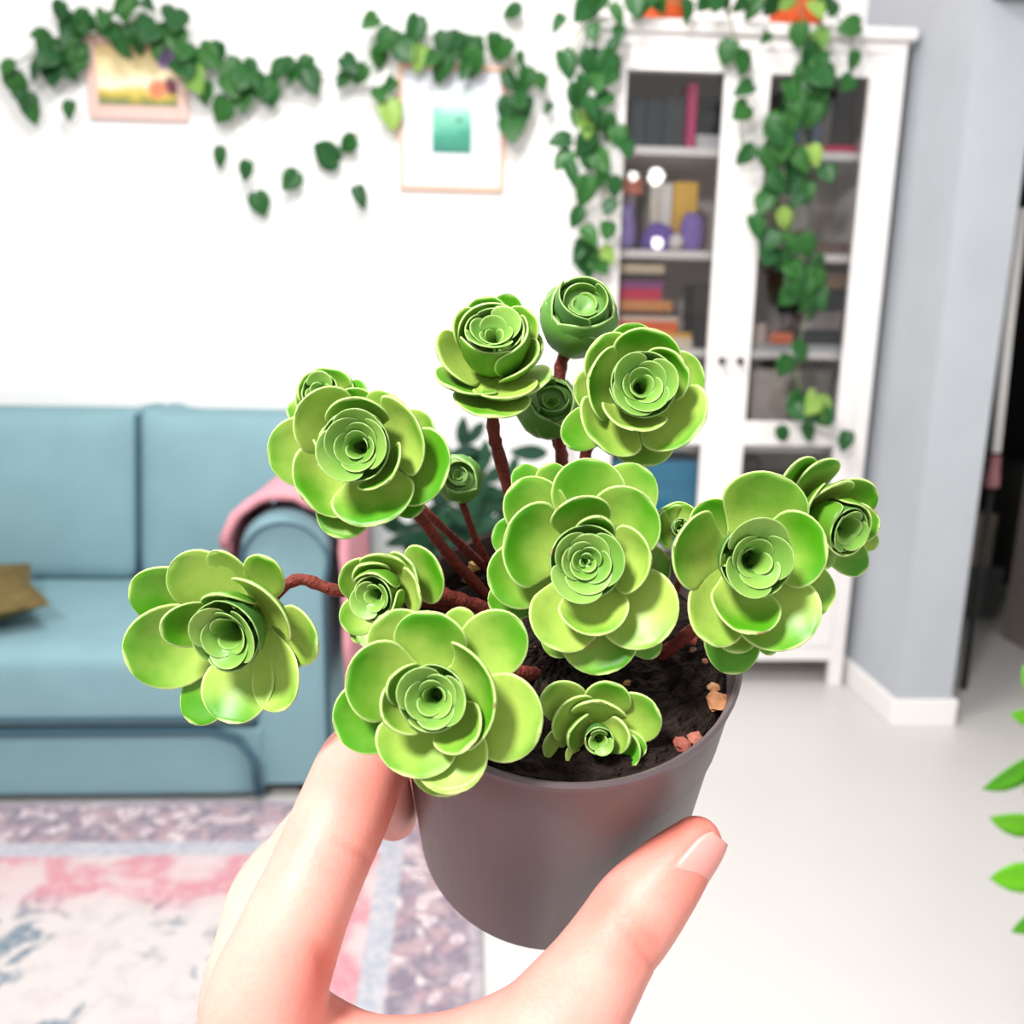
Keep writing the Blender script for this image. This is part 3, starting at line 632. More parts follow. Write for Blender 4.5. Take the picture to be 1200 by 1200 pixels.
def zz_stem(tx, ty, tz, n_pairs=6, ls=.10):
    a = Vector((.02+rnd.uniform(-.04, .04), 2.62+rnd.uniform(-.04, .04), .245)); e = Vector((tx, ty, tz)); mid = a.lerp(e, .5)+Vector((0, 0, .08))
    pts = [a*(1-t_)**2+mid*2*t_*(1-t_)+e*t_*t_ for t_ in [i/8 for i in range(9)]]
    MB().tube(pts, [.006-.0005*i for i in range(9)], 6).build('stem', mat('green_stem', S(70, 100, 60), .5), zp, True)
    for i in range(n_pairs):
        t_ = .38+.62*i/(n_pairs-1); p = a*(1-t_)**2+mid*2*t_*(1-t_)+e*t_*t_
        for sgn in ((-1, 1) if i < n_pairs-1 else (0,)):
            put_leaf(zp, rnd.choice(ZL), p, ls*rnd.uniform(.85, 1.1), 180+sgn*rnd.uniform(45, 75)+math.degrees(math.atan2(-(e.x-a.x)*.6, .5)), rnd.uniform(-30, 30), rnd.uniform(-20, 20))
for tx, ty, tz in ((-.16, 2.56, .60), (-.24, 2.60, .52), (-.08, 2.55, .70), (-.02, 2.58, .78), (.05, 2.55, .72), (.12, 2.57, .66), (-.13, 2.50, .48), (.02, 2.50, .58), (.18, 2.6, .56)): zz_stem(tx, ty, tz)
for (x, y, s_, a) in ((557, 508, 34, 35), (620, 530, 46, 92), (545, 528, 34, 85), (563, 545, 26, 60), (566, 576, 34, 10), (600, 548, 30, 20), (470, 632, 40, 70), (520, 612, 44, 20)):
    ct = aty(x, y, 2.55); put_leaf(zp, ZL[0], ct-(Matrix.Rotation(D2R(a), 3, 'Y') @ Vector((0, 0, -1)))*s_*2.55/FPX*.5, s_*2.6/FPX, a, rnd.uniform(-15, 15), rnd.uniform(-10, 10))

# bright foreground plant whose leaf tips reach into view
fp = thing('potted_shrub', (1.0, .80, 0), 'bright green leafy plant reaching in beside the floor, near the grey pillar', 'plant')
fixn(autosmooth(MB().lathe([(.09, 0), (.12, .22), (.125, .22), (.125, .24), (.112, .24), (.11, .205), (0, .205)], (1.0, .80, 0), 28).build('pot', M_blackpot, fp)))
MB().lathe([(.108, 0), (.05, .01), (0, .012)], (1.0, .80, .206), 20).build('soil', M_soil, fp, True)
BL = [ovate('leaf', M_bright, .50), ovate('leaf', M_bright, .6)]
MB().tube([(1.0, .80, .2), (.96, .82, .36), (.80, .88, .52), (.765, .905, .70), (.76, .91, .85)], [.007, .0065, .006, .005, .003], 8).build('stem', MATS['green_stem'], fp, True)
for (x, y, s_, a, b_) in ((1183, 905, 78, 60, 0), (1196, 968, 62, 92, 1), (1194, 1030, 60, 78, 1), (1204, 838, 50, 100, 0), (1212, 1078, 60, 55, 0), (1225, 930, 60, -60, 1), (1230, 1000, 60, -80, 0), (1215, 800, 50, 140, 1)):
    ct = c2w(cp(x, y, .98)); d = Matrix.Rotation(D2R(a), 3, 'Y') @ Vector((0, 0, -1)); sz = s_*.98/FPX
    put_leaf(fp, BL[b_], ct-d*sz*.5, sz, a, rnd.uniform(-15, 15), rnd.uniform(-15, 15))
    MB().tube([ct-d*sz*.48, (ct-d*sz*.5).lerp(Vector((.765, .905, ct.z-.03)), .5), Vector((.765, .905, ct.z-.05))], .0015, 5).build('stalk', MATS['green_stem'], fp, True)

# ------------------------------------------------------------------ potted succulent
def gleaf(name, pale, green, rimc, under, rimf=.9):
    k = NT(name); tc = k.n('TexCoord'); oi = k.n('ObjectInfo'); P_ = tc.outputs['Object']
    al = k.attr('along'); rim = k.attr('rim'); un = k.attr('under')
    nz = k.noise(P_, 70, 3); nf = k.noise(P_, 420, 2)
    f = k.math('ADD', al, k.math('MULTIPLY', k.math('SUBTRACT', nz, .5), 1.1))
    f = k.math('ADD', f, k.math('MULTIPLY', k.math('SUBTRACT', oi.outputs['Random'], .5), .5))
    c = k.mix(k.step(f, .35, 1.15), pale, green)
    c = k.mix(k.math('MULTIPLY', k.step(nf, .5, .75), .12), c, under)
    c = k.mix(un, c, under)
    c = k.mix(k.math('MULTIPLY', rim, rimf), c, rimc)
    sc = k.math('MULTIPLY', k.step(k.noise(P_, 130, 1), .70, .76), k.step(rim, .25, .9))
    c = k.mix(k.math('MULTIPLY', sc, .8), c, S(150, 90, 60))
    k.set(k.p.inputs['Base Color'], c); k.p.inputs['Roughness'].default_value = .4; k.p.inputs['Specular IOR Level'].default_value = .4
    tl = k.n('BsdfTranslucent'); k.set(tl.inputs[0], c); ms_ = k.n('MixShader'); ms_.inputs[0].default_value = .22
    k.t.links.new(k.p.outputs[0], ms_.inputs[1]); k.t.links.new(tl.outputs[0], ms_.inputs[2])
    k.t.links.new(ms_.outputs[0], k.t.nodes['Material Output'].inputs[0]); return k.m
M_leaf = gleaf('succulent_leaf', S(178, 207, 92), S(78, 154, 16), S(214, 234, 150), S(96, 150, 40))
M_core = gleaf('succulent_heart_leaf', S(112, 162, 62), S(146, 186, 84), S(196, 222, 146), S(84, 136, 62), .6)
M_bud = gleaf('succulent_bud_leaf', S(124, 172, 88), S(134, 182, 96), S(186, 214, 140), S(100, 152, 64))
M_stem = mat('red_brown_stem', S(112, 44, 34), .65, .25, 500, .4, 900)
M_pot = mat('taupe_plastic', S(94, 82, 84), .42, .05, 40, .02, 700, .4)

SOIL_D = .23
PAX = Vector((math.cos(.66)*math.sin(.02), -math.cos(.66)*math.cos(.02), -math.sin(.66))).normalized()      # pot axis: right, down, forward
RIMC = cp(660, 741, SOIL_D); PH = .0902
BASEC = RIMC-PAX*PH; SOILC = RIMC-PAX*.0075
AXW = c2wv(PAX); BW = c2w(BASEC)
su = thing('potted_succulent', BW, 'green rosette succulent in a taupe plastic pot held in a hand', 'plant')
pf = [(0, .0035), (.039, .0035), (.0395, .0), (.0420, .0), (.0427, .0012), (.0452, .064), (.0460, .0655), (.0468, .0865), (.0475, .087), (.0478, .0890), (.0471, .0900), (.0461, .0892), (.0455, .086), (.043, .066), (.039, .02), (0, .02)]
pb_ = MB(); NP = 72; pb_.lathe(pf, BW, NP, AXW, c2wv((1, 0, 0)))
for i, (r, h) in enumerate(pf):
    if h < .0005:
        for kk in range(NP):
            if kk % 18 in (0, 1, 2): pb_.v[i*NP+kk] += AXW*.0034
po = pb_.build('pot', M_pot, su); fixn(po); autosmooth(po, 30)
# soil: rough crumbly disc
fx = c2wv((1, 0, 0)); fx = (fx-AXW*fx.dot(AXW)).normalized(); fy = AXW.cross(fx)
SW = c2w(SOILC); sb = MB(); rs_ = random.Random(3); vs = [SW]; NR, NA = 26, 84
for i in range(1, NR+1):
    for j in range(NA):
        r = .0452*i/NR; a = 2*math.pi*(j+.5*(i % 2))/NA
        h = rs_.gauss(0, .0006)+.0022*(1-(i/NR)**2)+.0008*math.sin(a*5+i)*math.cos(i*.9+a*3)
        if i == NR: h = -.002
        vs.append(SW+fx*r*math.cos(a)+fy*r*math.sin(a)+AXW*h)
fs = [(0, 1+j, 1+(j+1) % NA) for j in range(NA)]
for i in range(NR-1):
    for j in range(NA): fs.append((1+i*NA+j, 1+(i+1)*NA+j, 1+(i+1)*NA+(j+1) % NA, 1+i*NA+(j+1) % NA))
so_ = sb.add(vs, fs).build('soil', M_soil, su, False)
def soilpt(x, y, up=.001):
    d = Vector(((x-600)/FPX, (y-600)/FPX, 1)); t_ = (SOILC+PAX*up).dot(PAX)/d.dot(PAX); return d*t_

def smooth01(x): x = max(0, min(1, x)); return x*x*(3-2*x)
US = [0, .13, .26, .38, .49, .59, .68, .76, .83, .89, .935, .968, .99, 1.0]
VS = [-1, -.94, -.62, -.25, .25, .62, .94, 1]
def spoon(u, base=.34, um=.60, pt=2.3):
    if u <= um: return base+(1-base)*smooth01(u/um)
    return max(0.0, 1-((u-um)/(1-um))**pt)**(.5 if pt > 2 else .62)
def leaf_obj(name, parent, m, grid, nrm, th):
    """grid[i][j] mid surface points (camera frame), nrm[i][j] upper normals"""
    b = MB(); vs = []; rim = []; al = []; un = []; R_, C_ = len(US), len(VS)
    for sgn in (1, -1):
        for i in range(R_):
            for j in range(C_):
                e = 1 if (abs(VS[j]) > .99 or US[i] > .985) else 0
                t_ = th*(.25 if e else .55+.45*(1-VS[j]**2))*.5
                vs.append(c2w(grid[i][j]+nrm[i][j]*t_*sgn)); rim.append(float(e)); al.append(US[i]); un.append(0. if (sgn > 0 or e) else 1.)
    o2 = R_*C_; fs = []
    for i in range(R_-1):
        for j in range(C_-1):
            q = (i*C_+j, i*C_+j+1, (i+1)*C_+j+1, (i+1)*C_+j); fs.append(q); fs.append(tuple(o2+x for x in q[::-1]))
    ed = [(i, 0) for i in range(R_)]+[(R_-1, j) for j in range(1, C_)]+[(i, C_-1) for i in range(R_-2, -1, -1)]+[(0, j) for j in range(C_-2, 0, -1)]
    ids = [i*C_+j for i, j in ed]
    for a, c_ in zip(ids, ids[1:]+ids[:1]): fs.append((a, c_, o2+c_, o2+a))
    b.add(vs, fs); o = b.build(name, m, parent, True, {'rim': rim, 'along': al, 'under': un}); fixn(o); return o
def spoon_leaf(parent, B, T, n, width, m=None, cup=.55, bulge=.22, base=.34, th=.0012, twist=0.0, wav=0.0):
    ch = T-B; L = ch.length; back = -(n-ch.normalized()*n.dot(ch.normalized())).normalized()
    Cc = B.lerp(T, .5)+back*bulge*L*2*.5
    grid = []; nr = []
    for u in US:
        p = B*(1-u)**2+Cc*2*u*(1-u)+T*u*u; t_ = ((Cc-B)*(1-u)+(T-Cc)*u).normalized()
        s_ = t_.cross(n).normalized(); N_ = s_.cross(t_).normalized()
        if twist: Rm = Matrix.Rotation(twist*u, 3, t_); s_ = Rm @ s_; N_ = Rm @ N_
        hw = width*.5*spoon(u, base)*(1+.10*cup); kp = 2*cup/width
        row = []; rn = []
        for v in VS:
            a = v*hw*kp; row.append(p+s_*(math.sin(a)/kp)+N_*((1-math.cos(a))/kp)+N_*wav*width*math.sin(v*2.4+u*5)*u); rn.append((N_*math.cos(a)-s_*math.sin(a)))
        grid.append(row); nr.append(rn)
    return leaf_obj('leaf', parent, m or M_leaf, grid, nr, th)
def wrap_leaf(parent, Cn, e1, e2, n, phi, prof, half, m, th=.001, base=.55, name='leaf', um=.55, pt=2.3):
    """leaf lying on a surface of revolution about the rosette axis"""
    grid = []; nr = []; K = len(prof)-1
    for u in US:
        x = u*K; i = min(int(x), K-1); f = x-i
        def cr(q):
            a, b_, c_, d = prof[max(i-1, 0)][q], prof[i][q], prof[i+1][q], prof[min(i+2, K)][q]
            return .5*((2*b_)+(c_-a)*f+(2*a-5*b_+4*c_-d)*f*f+(3*b_-a-3*c_+d)*f**3)
        r, h = max(cr(0), 1e-5), cr(1); w = half*spoon(u, base, um, pt); row = []; rn = []
        for v in VS:
            a = phi+v*w; d = e1*math.cos(a)+e2*math.sin(a); row.append(Cn+d*r+n*h); rn.append(-d)
        grid.append(row); nr.append(rn)
    return leaf_obj(name, parent, m, grid, nr, th)

LAY = {-2: 1.5, -1: 1.05, 0: .70, 1: .28, 2: -.08, 3: -.22}
def frame(slope):
    n = Vector((slope[0], slope[1], -1)).normalized(); e1 = Vector((1, 0, 0)); e1 = (e1-n*e1.dot(n)).normalized(); e2 = n.cross(e1)
    return n, e1, e2
HUBS = {}
def rosette(key, hole, D, rc, slope, leaves, M=10, holer=.28, deep=1.25, h0=.28, drop=.55, k_b=.85, wall=0, seed=0, label=None, cm=None):
    rn_ = random.Random(seed); s = D/FPX; rcw = rc*s; C0 = cp(hole[0], hole[1], D); n, e1, e2 = frame(slope)
    hub = C0-n*rcw*deep; HUBS[key] = hub-n*rcw*.25
    # heart: the closed bud deep in the cup and the neck that carries the leaves
    hb = MB(); prof_ = [(rcw*x, -rcw*z) for x, z in ((.12, deep+.5), (.36, deep+.22), (.50, deep-.05), (.50, deep-.35), (.40, deep-.45), (.26, deep-.35), (.14, deep+.05), (0, deep+.10))]
    hb.lathe(prof_, c2w(C0), 20, c2wv(n)); z_ = [0.0]*len(hb.v)
    ro = hb.build('rosette', cm or M_core, su, True, {'rim': z_, 'along': z_, 'under': z_}); fixn(ro)
    if label: ro['label'] = label
    for (tx, ty, w, ly, *ex) in leaves:
        ex = ex[0] if ex else {}
        sl = ((tx-hole[0])*slope[0]+(ty-hole[1])*slope[1])*s
        T = cp(tx, ty, D+LAY[ly]*rcw+sl+ex.get('dz', 0)*rcw)
        rad = T-hub; rad = rad-n*rad.dot(n); dr = rad.normalized()
        B = hub+dr*rcw*.30-n*rcw*(.12*(3-ly))
        spoon_leaf(ro, B, T, n, w*s*1.12*ex.get('ws', 1), None if ly < 3 else None, ex.get('cup', {-2: .35, -1: .35, 0: .45, 1: .6, 2: .75, 3: .85}[ly]), ex.get('bulge', {-2: .06, -1: .10, 0: .14, 1: .20, 2: .26, 3: .28}[ly]), .36, .0012, ex.get('tw', rn_.uniform(-.12, .12)), rn_.uniform(-.015, .015))
    ph = rn_.uniform(0, 6.28)
    hr = holer*rcw
    def bowl(x): return rcw*h0-k_b*(rcw-x)-(0 if x > hr else (hr-x)*4.0)
    for q in range(wall):                                   # upright outer leaves of the cup
        r = rcw*(1.24-.05*q)
        pr = [(r*.30, -rcw*(deep+.1)), (r*.82, -rcw*deep*.72), (r*1.0, -rcw*deep*.34), (r*1.0, -rcw*.02), (r*.95, rcw*.16)]
        wrap_leaf(ro, C0, e1, e2, n, ph+1.3+q*2.39996, pr, D2R(66), M_leaf, .0009)
    for q in range(3):                                      # close round the heart
        r = rcw*(1.0-.02*q)
        pr = [(r*.42, -rcw*(deep-.1)), (r*.74, -rcw*deep*.66), (r*.93, -rcw*deep*.30), (r*.99, rcw*(h0-.34)), (r*1.0, rcw*(h0-.20))]
        wrap_leaf(ro, C0, e1, e2, n, ph+.6+q*2.2, pr, D2R(72), cm or M_core, .0006)
    for q in range(M):
        f = q/max(1, M-1); r = rcw*(1.10-f**.9*(1.10-holer))*rn_.uniform(.93, 1.06); lf = rcw*(.008*q)
        tl_ = rn_.uniform(.03, .13); pr = [(r*x, bowl(r*x)+lf*.5) for x in (.34, .55, .74)]+[(r*.89, bowl(r*.89)+lf+rcw*tl_*.3), (r, bowl(r)+lf+rcw*tl_)]
        wrap_leaf(ro, C0, e1, e2, n, ph+q*2.39996+rn_.uniform(-.2, .2), pr, D2R(rn_.uniform(56, 74)), cm or M_core, .0005, .6, um=.50, pt=1.7)
    return ro
def bud(key, hole, D, rb, slope, M_out=5, rc=None, M=8, long=2.2, label=None, seed=0, tight=.62):
    """closed, cabbage-like rosette: leaves wrapped over one another round the axis"""
    rn_ = random.Random(seed); s = D/FPX; R = rb*s; C0 = cp(hole[0], hole[1], D); n, e1, e2 = frame(slope); HUBS[key] = C0-n*R*long
    hb = MB(); hb.lathe([(R*.12, -R*long), (R*.55, -R*(long-.25)), (R*.82, -R*long*.5), (R*.7, -R*.35), (R*.28, -R*.25), (0, -R*.5)], c2w(C0), 20, c2wv(n)); z_ = [0.0]*len(hb.v)
    ro = hb.build('rosette', M_bud, su, True, {'rim': z_, 'along': z_, 'under': z_}); fixn(ro)
    if label: ro['label'] = label
    ph = rn_.uniform(0, 6.28)
    for q in range(M_out):
        f = q/M_out; r = R*(1.0-.14*f); top = R*(-.42+.42*f)
        pr = [(r*.16, -R*long*1.0), (r*.72, -R*long*.82), (r*1.0, -R*long*.5), (r*.98, -R*.45+top*.4), (r*(tight+.20), top+R*.02)]
        wrap_leaf(ro, C0, e1, e2, n, ph+q*2.39996, pr, D2R(80), M_bud, .0010, .5)
    rcw = R*tight
    for q in range(M):
        f = q/max(1, M-1); r = rcw*(1.10-f*.80); bw = lambda x: R*.10-1.0*(rcw*1.1-x)
        pr = [(r*x, bw(r*x)) for x in (.30, .55, .74, .88)]+[(r, bw(r)+rcw*(.05+.012*q))]
        if q < 3: pr = [(r*.6, -R*.95), (r*.95, -R*.6), (r*1.06, -R*.3), (r*1.02, bw(r)-R*.04), (r*.96, bw(r)+rcw*.06)]
        wrap_leaf(ro, C0, e1, e2, n, ph+2+q*2.39996, pr, D2R(74), M_core, .0005, .6, um=.62)
    return ro

rosette('left', (264, 746), .205, 44, (-.22, .22), [
 (250, 645, 44, -1), (312, 652, 50, -1), (150, 690, 74, 0), (200, 660, 70, 0, {'tw': .3}), (146, 776, 96, 1), (187, 738, 52, 2), (222, 847, 62, 0), (268, 848, 84, 1), (334, 832, 66, 1), (373, 756, 66, 0), (348, 786, 50, -1), (318, 700, 92, 2, {'dz': -.1}), (252, 697, 60, 2)], M=8, holer=.42, seed=1, label='open rosette on a long stem')
rosette('upleft', (417, 523), .212, 42, (-.08, .05), [
 (395, 460, 62, -1), (462, 463, 58, -1), (508, 496, 50, -2), (490, 604, 44, -2), (313, 532, 78, 0), (392, 630, 66, 0), (524, 560, 88, 0), (350, 474, 80, 1), (492, 500, 92, 1), (441, 616, 94, 1), (356, 586, 92, 1), (412, 466, 72, 2), (456, 562, 70, 3), (372, 530, 64, 3)], M=11, holer=.30, seed=2)
rosette('upleft_small', (374, 458), .238, 22, (-.15, -.25), [
 (346, 466, 38, 0), (336, 486, 28, -1), (388, 431, 50, 0), (408, 440, 42, -1), (430, 462, 40, -1), (352, 446, 40, 1)], M=6, holer=.4, seed=3)
rosette('top', (578, 388), .224, 34, (0.02, -.55), [
 (575, 489, 82, 0, {'cup': .5}), (637, 452, 60, -1), (512, 412, 74, 1), (628, 420, 66, 1, {'cup': .8}), (538, 364, 46, 1), (622, 364, 56, 1), (568, 347, 54, 1), (598, 344, 44, 0), (635, 396, 48, -1), (528, 455, 70, 1), (600, 466, 70, 1)], M=8, holer=.3, seed=4, deep=1.8, wall=4)
rosette('topright', (754, 450), .216, 40, (.06, -.06), [
 (740, 378, 56, -1), (672, 458, 52, -1), (661, 520, 48, -2), (757, 547, 74, -1), (824, 432, 60, 0), (697, 400, 66, 0), (768, 386, 76, 1), (818, 508, 90, 1), (698, 520, 84, 1), (690, 442, 82, 1), (742, 504, 76, 3), (802, 424, 64, 2)], M=11, holer=.28, seed=5)
rosette('centre', (687, 658), .198, 44, (0, -.04), [
 (606, 546, 46, -2), (640, 543, 48, -1), (757, 548, 70, -1), (577, 622, 54, -2), (574, 714, 54, -2), (786, 672, 60, -2), (650, 771, 50, -2), (770, 770, 46, -2), (695, 537, 82, 0), (600, 568, 70, 0), (572, 684, 74, 0), (713, 790, 88, 0), (763, 586, 84, 1), (591, 628, 96, 1), (648, 761, 80, 1), (784, 744, 92, 1), (680, 582, 66, 2, {'cup': .45}), (702, 745, 78, 2), (763, 655, 76, 2), (704, 606, 46, 3)], M=15, holer=.10, deep=1.0, h0=.25, k_b=.6, seed=6)
rosette('pup', (798, 618), .214, 11, (.1, -.1), [
 (770, 622, 42, 1), (784, 591, 40, 0), (812, 594, 30, 0), (776, 600, 38, 0)], M=4, holer=.3, seed=7)
rosette('right', (887, 657), .197, 44, (.06, .04), [
 (820, 590, 54, -2), (976, 708, 66, -1), (862, 766, 62, -1), (858, 791, 66, -2), (905, 768, 34, -2), (916, 557, 96, 0), (790, 640, 88, 1), (970, 640, 86, 1), (826, 752, 76, 1), (938, 757, 96, 1), (878, 743, 80, 2)], M=9, holer=.34, deep=1.35, seed=8)
rosette('farright', (994, 620), .226, 27, (.42, .34), [
 (926, 548, 62, 0), (1028, 574, 54, 0), (960, 541, 60, 0), (1031, 618, 46, 1), (1029, 640, 32, -1), (1012, 672, 46, 0), (962, 668, 50, -1), (945, 600, 70, 1), (985, 566, 56, 1)], M=6, holer=.5, deep=2.0, wall=3, seed=9)
rosette('front', (506, 819), .182, 40, (-.06, -.04), [
 (545, 712, 44, -2), (523, 934, 78, -1), (392, 856, 82, 0), (446, 722, 74, 0), (500, 716, 82, 0, {'tw': -.2}), (611, 728, 74, 0), (634, 858, 96, 0), (405, 792, 90, 1), (536, 930, 82, 1), (472, 909, 90, 1), (580, 812, 124, 2, {'cup': .9}), (456, 798, 52, 2), (449, 842, 66, 3), (550, 876, 66, 3)], M=10, holer=.34, seed=10)
rosette('leftsmall', (437, 699), .212, 25, (-.35, .12), [
 (398, 672, 50, 0), (452, 650, 66, 0), (516, 664, 66, -1), (402, 736, 44, 0), (428, 759, 42, 0), (414, 752, 30, -1), (484, 664, 56, 1), (492, 694, 52, 1), (420, 664, 44, 2)], M=7, holer=.38, deep=1.7, wall=2, seed=11)
rosette('bottom', (702, 868), .203, 17, (-.02, .12), [
 (640, 806, 50, 0), (772, 832, 60, 0), (637, 884, 42, -1), (757, 882, 30, -1), (654, 832, 60, 1), (683, 913, 52, 1), (743, 900, 48, 1), (738, 866, 42, 2), (667, 860, 46, 2), (704, 822, 60, 1), (720, 800, 50, 0)], M=5, holer=.45, deep=2.0, seed=12)
bud('bud_top', (685, 350), .232, 47, (.10, -.42), 6, None, 7, 1.95, 'tightly closed rosette', 13, .62)
bud('bud_mid', (648, 466), .243, 40, (.1, -.30), 6, None, 6, 1.7, None, 14, .5)
bud('bud_small', (538, 556), .238, 29, (.14, -.20), 5, None, 5, 1.7, None, 15, .5)

def stem(key, pts, r, base):
    P = [HUBS[key]]+[cp(*p) for p in pts]+[soilpt(base[0], base[1], -.002)]; out = []
    for i in range(len(P)-1):
        a = P[max(i-1, 0)]; b_ = P[i]; c_ = P[i+1]; d = P[min(i+2, len(P)-1)]
        for j in range(6):
            t_ = j/6; out.append(.5*((2*b_)+(c_-a)*t_+(2*a-5*b_+4*c_-d)*t_*t_+(3*b_-a-3*c_+d)*t_**3))
    out.append(P[-1]); rr = [r*(1+.12*math.sin(i*2.3)) for i in range(len(out))]
    MB().tube([c2w(p) for p in out], rr, 10).build('stem', M_stem, su, True)
stem('left', [(345, 680, .222), (395, 692, .224), (480, 702, .232), (540, 716, .237)], .0016, (590, 735))
stem('upleft', [(492, 605, .232), (530, 655, .238)], .0016, (585, 712))
stem('upleft_small', [(440, 540, .25), (510, 610, .25)], .0013, (596, 690))
stem('bud_small', [(552, 618, .247), (566, 648, .249)], .0011, (592, 690))
stem('top', [(578, 500, .24), (588, 545, .244)], .0018, (625, 690))
stem('bud_top', [(657, 430, .25), (656, 500, .252)], .0019, (665, 690))
stem('bud_mid', [(655, 520, .256), (662, 560, .256)], .0019, (680, 690))
stem('topright', [(690, 520, .242), (690, 570, .246)], .0018, (700, 695))
stem('centre', [(690, 700, .225)], .0026, (695, 745))
stem('right', [(850, 700, .222), (800, 748, .226)], .0019, (762, 776))
stem('farright', [(960, 650, .248), (900, 690, .248)], .0015, (790, 742))
stem('front', [(540, 790, .206), (590, 790, .215)], .0022, (640, 790))
stem('leftsmall', [(500, 695, .228), (540, 706, .236)], .0026, (585, 722))
stem('bottom', [(702, 850, .214)], .0016, (705, 850))
stem('pup', [(800, 660, .225), (790, 700, .226)], .0010, (770, 770))
# bits on the soil
def chip(x, y, size, col, name, seed, up=.0015):
    rn_ = random.Random(seed); bm = bmesh.new(); bmesh.ops.create_icosphere(bm, subdivisions=2, radius=1)
    sx, sy, sz = rn_.uniform(.6, 1), rn_.uniform(.5, .9), rn_.uniform(.3, .6)
    for v in bm.verts:
        s_ = 1+rn_.uniform(-.22, .22); v.co = Vector((v.co.x*sx*s_, v.co.y*sy*s_, v.co.z*sz*s_))*size
    c_ = c2w(soilpt(x, y, up)); Rz = rn_.uniform(0, 6.28); a_ = fx*math.cos(Rz)+fy*math.sin(Rz); b2 = AXW.cross(a_)
    b = MB(); bm.verts.index_update(); b.add([c_+a_*v.co.x+b2*v.co.y+AXW*v.co.z for v in bm.verts], [[v.index for v in f.verts] for f in bm.faces]); bm.free()
    b.build(name, mat('chip_%d_%d_%d' % col, S(*col), .8, .2, 600), su)
chip(556, 664, .0026, (214, 164, 106), 'bark_chip', 1, .004); chip(604, 576, .002, (196, 178, 130), 'dried_leaf', 9, .004)
chip(841, 823, .0034, (176, 122, 84), 'dried_leaf', 2); chip(836, 806, .0022, (190, 140, 100), 'dried_leaf', 3); chip(800, 872, .0036, (134, 72, 60), 'dried_leaf', 4); chip(815, 866, .0024, (150, 90, 76), 'dried_leaf', 5)
chip(808, 748, .0026, (168, 84, 74), 'dried_leaf', 6, .004); chip(812, 762, .0016, (170, 130, 104), 'dried_leaf', 7); chip(735, 800, .0016, (150, 110, 60), 'bark_chip', 8); chip(545, 680, .0014, (120, 100, 90), 'bark_chip', 10); chip(826, 775, .0012, (140, 96, 70), 'bark_chip', 11); chip(610, 785, .0014, (130, 70, 50), 'bark_chip', 12); chip(626, 760, .0014, (120, 56, 44), 'bark_chip', 13)

# ------------------------------------------------------------------ the hand
k = NT('skin'); tc = k.n('TexCoord'); P_ = tc.outputs['Object']
rd = k.attr('red'); nz = k.noise(P_, 60, 3); nf = k.noise(P_, 900, 2)
c = k.mix(k.step(k.math('ADD', nz, k.math('MULTIPLY', k.math('SUBTRACT', nf, .5), .3)), .3, .7), S(224, 150, 138), S(228, 160, 147))
c = k.mix(k.math('MULTIPLY', rd, .75), c, S(210, 98, 80))
k.set(k.p.inputs['Base Color'], c); k.p.inputs['Roughness'].default_value = .5; k.p.inputs['Specular IOR Level'].default_value = .35
k.p.inputs['Subsurface Weight'].default_value = .35; k.p.inputs['Subsurface Radius'].default_value = (1, .32, .18); k.p.inputs['Subsurface Scale'].default_value = .005
vo = k.n('TexVoronoi'); vo.inputs['Scale'].default_value = 900; k.t.links.new(P_, vo.inputs['Vector'])
bp = k.n('Bump'); bp.inputs['Strength'].default_value = .10; bp.inputs['Distance'].default_value = .0006; k.t.links.new(vo.outputs['Distance'], bp.inputs['Height']); k.t.links.new(bp.outputs[0], k.p.inputs['Normal'])
M_skin = k.m
M_nail = mat('fingernail', S(228, 150, 142), .3, .03, 200, 0, 100, .5)

CH = {
 'thumb': [(816, 987, .2125, 62), (802, 1003, .212, 76), (782, 1026, .2115, 90), (748, 1066, .211, 106), (718, 1108, .208, 108), (686, 1158, .203, 124), (625, 1240, .196, 158), (540, 1320, .198, 200), (450, 1420, .205, 230)],
 'index': [(462, 958, .292, 54), (454, 945, .277, 64), (440, 920, .254, 82), (428, 893, .231, 102), (405, 945, .214, 112), (372, 1020, .204, 114), (338, 1100, .198, 126), (310, 1190, .196, 150), (330, 1300, .200, 180), (380, 1430, .208, 200)],
 'middle': [(478, 925, .304, 52), (455, 928, .296, 58), (400, 960, .276, 66), (318, 1032, .246, 76), (298, 1110, .230, 94), (292, 1190, .222, 118), (330, 1320, .222, 150), (385, 1440, .222, 170)],
 'ring': [(495, 930, .318, 50), (470, 926, .312, 54), (410, 938, .292, 62), (345, 1000, .268, 70), (318, 1100, .252, 82), (310, 1200, .246, 100), (345, 1330, .240, 130), (395, 1450, .236, 150)],
 'little': [(480, 936, .332, 44), (460, 936, .328, 46), (410, 955, .312, 52), (360, 1020, .292, 58), (338, 1110, .278, 68), (330, 1210, .270, 84), (362, 1340, .258, 110), (405, 1450, .246, 130)],
 'web': [(345, 1190, .200, 80), (420, 1232, .200, 84), (500, 1240, .199, 92), (570, 1232, .198, 108), (640, 1200, .198, 110)],
 'web2': [(340, 1250, .204, 110), (450, 1310, .202, 150), (560, 1290, .198, 150)],
 'arm': [(430, 1400, .214, 250), (425, 1500, .218, 240), (410, 1620, .225, 225), (400, 1900, .235, 250), (390, 2600, .235, 330), (380, 3600, .22, 470)],
}
hm = MB(); redp = []
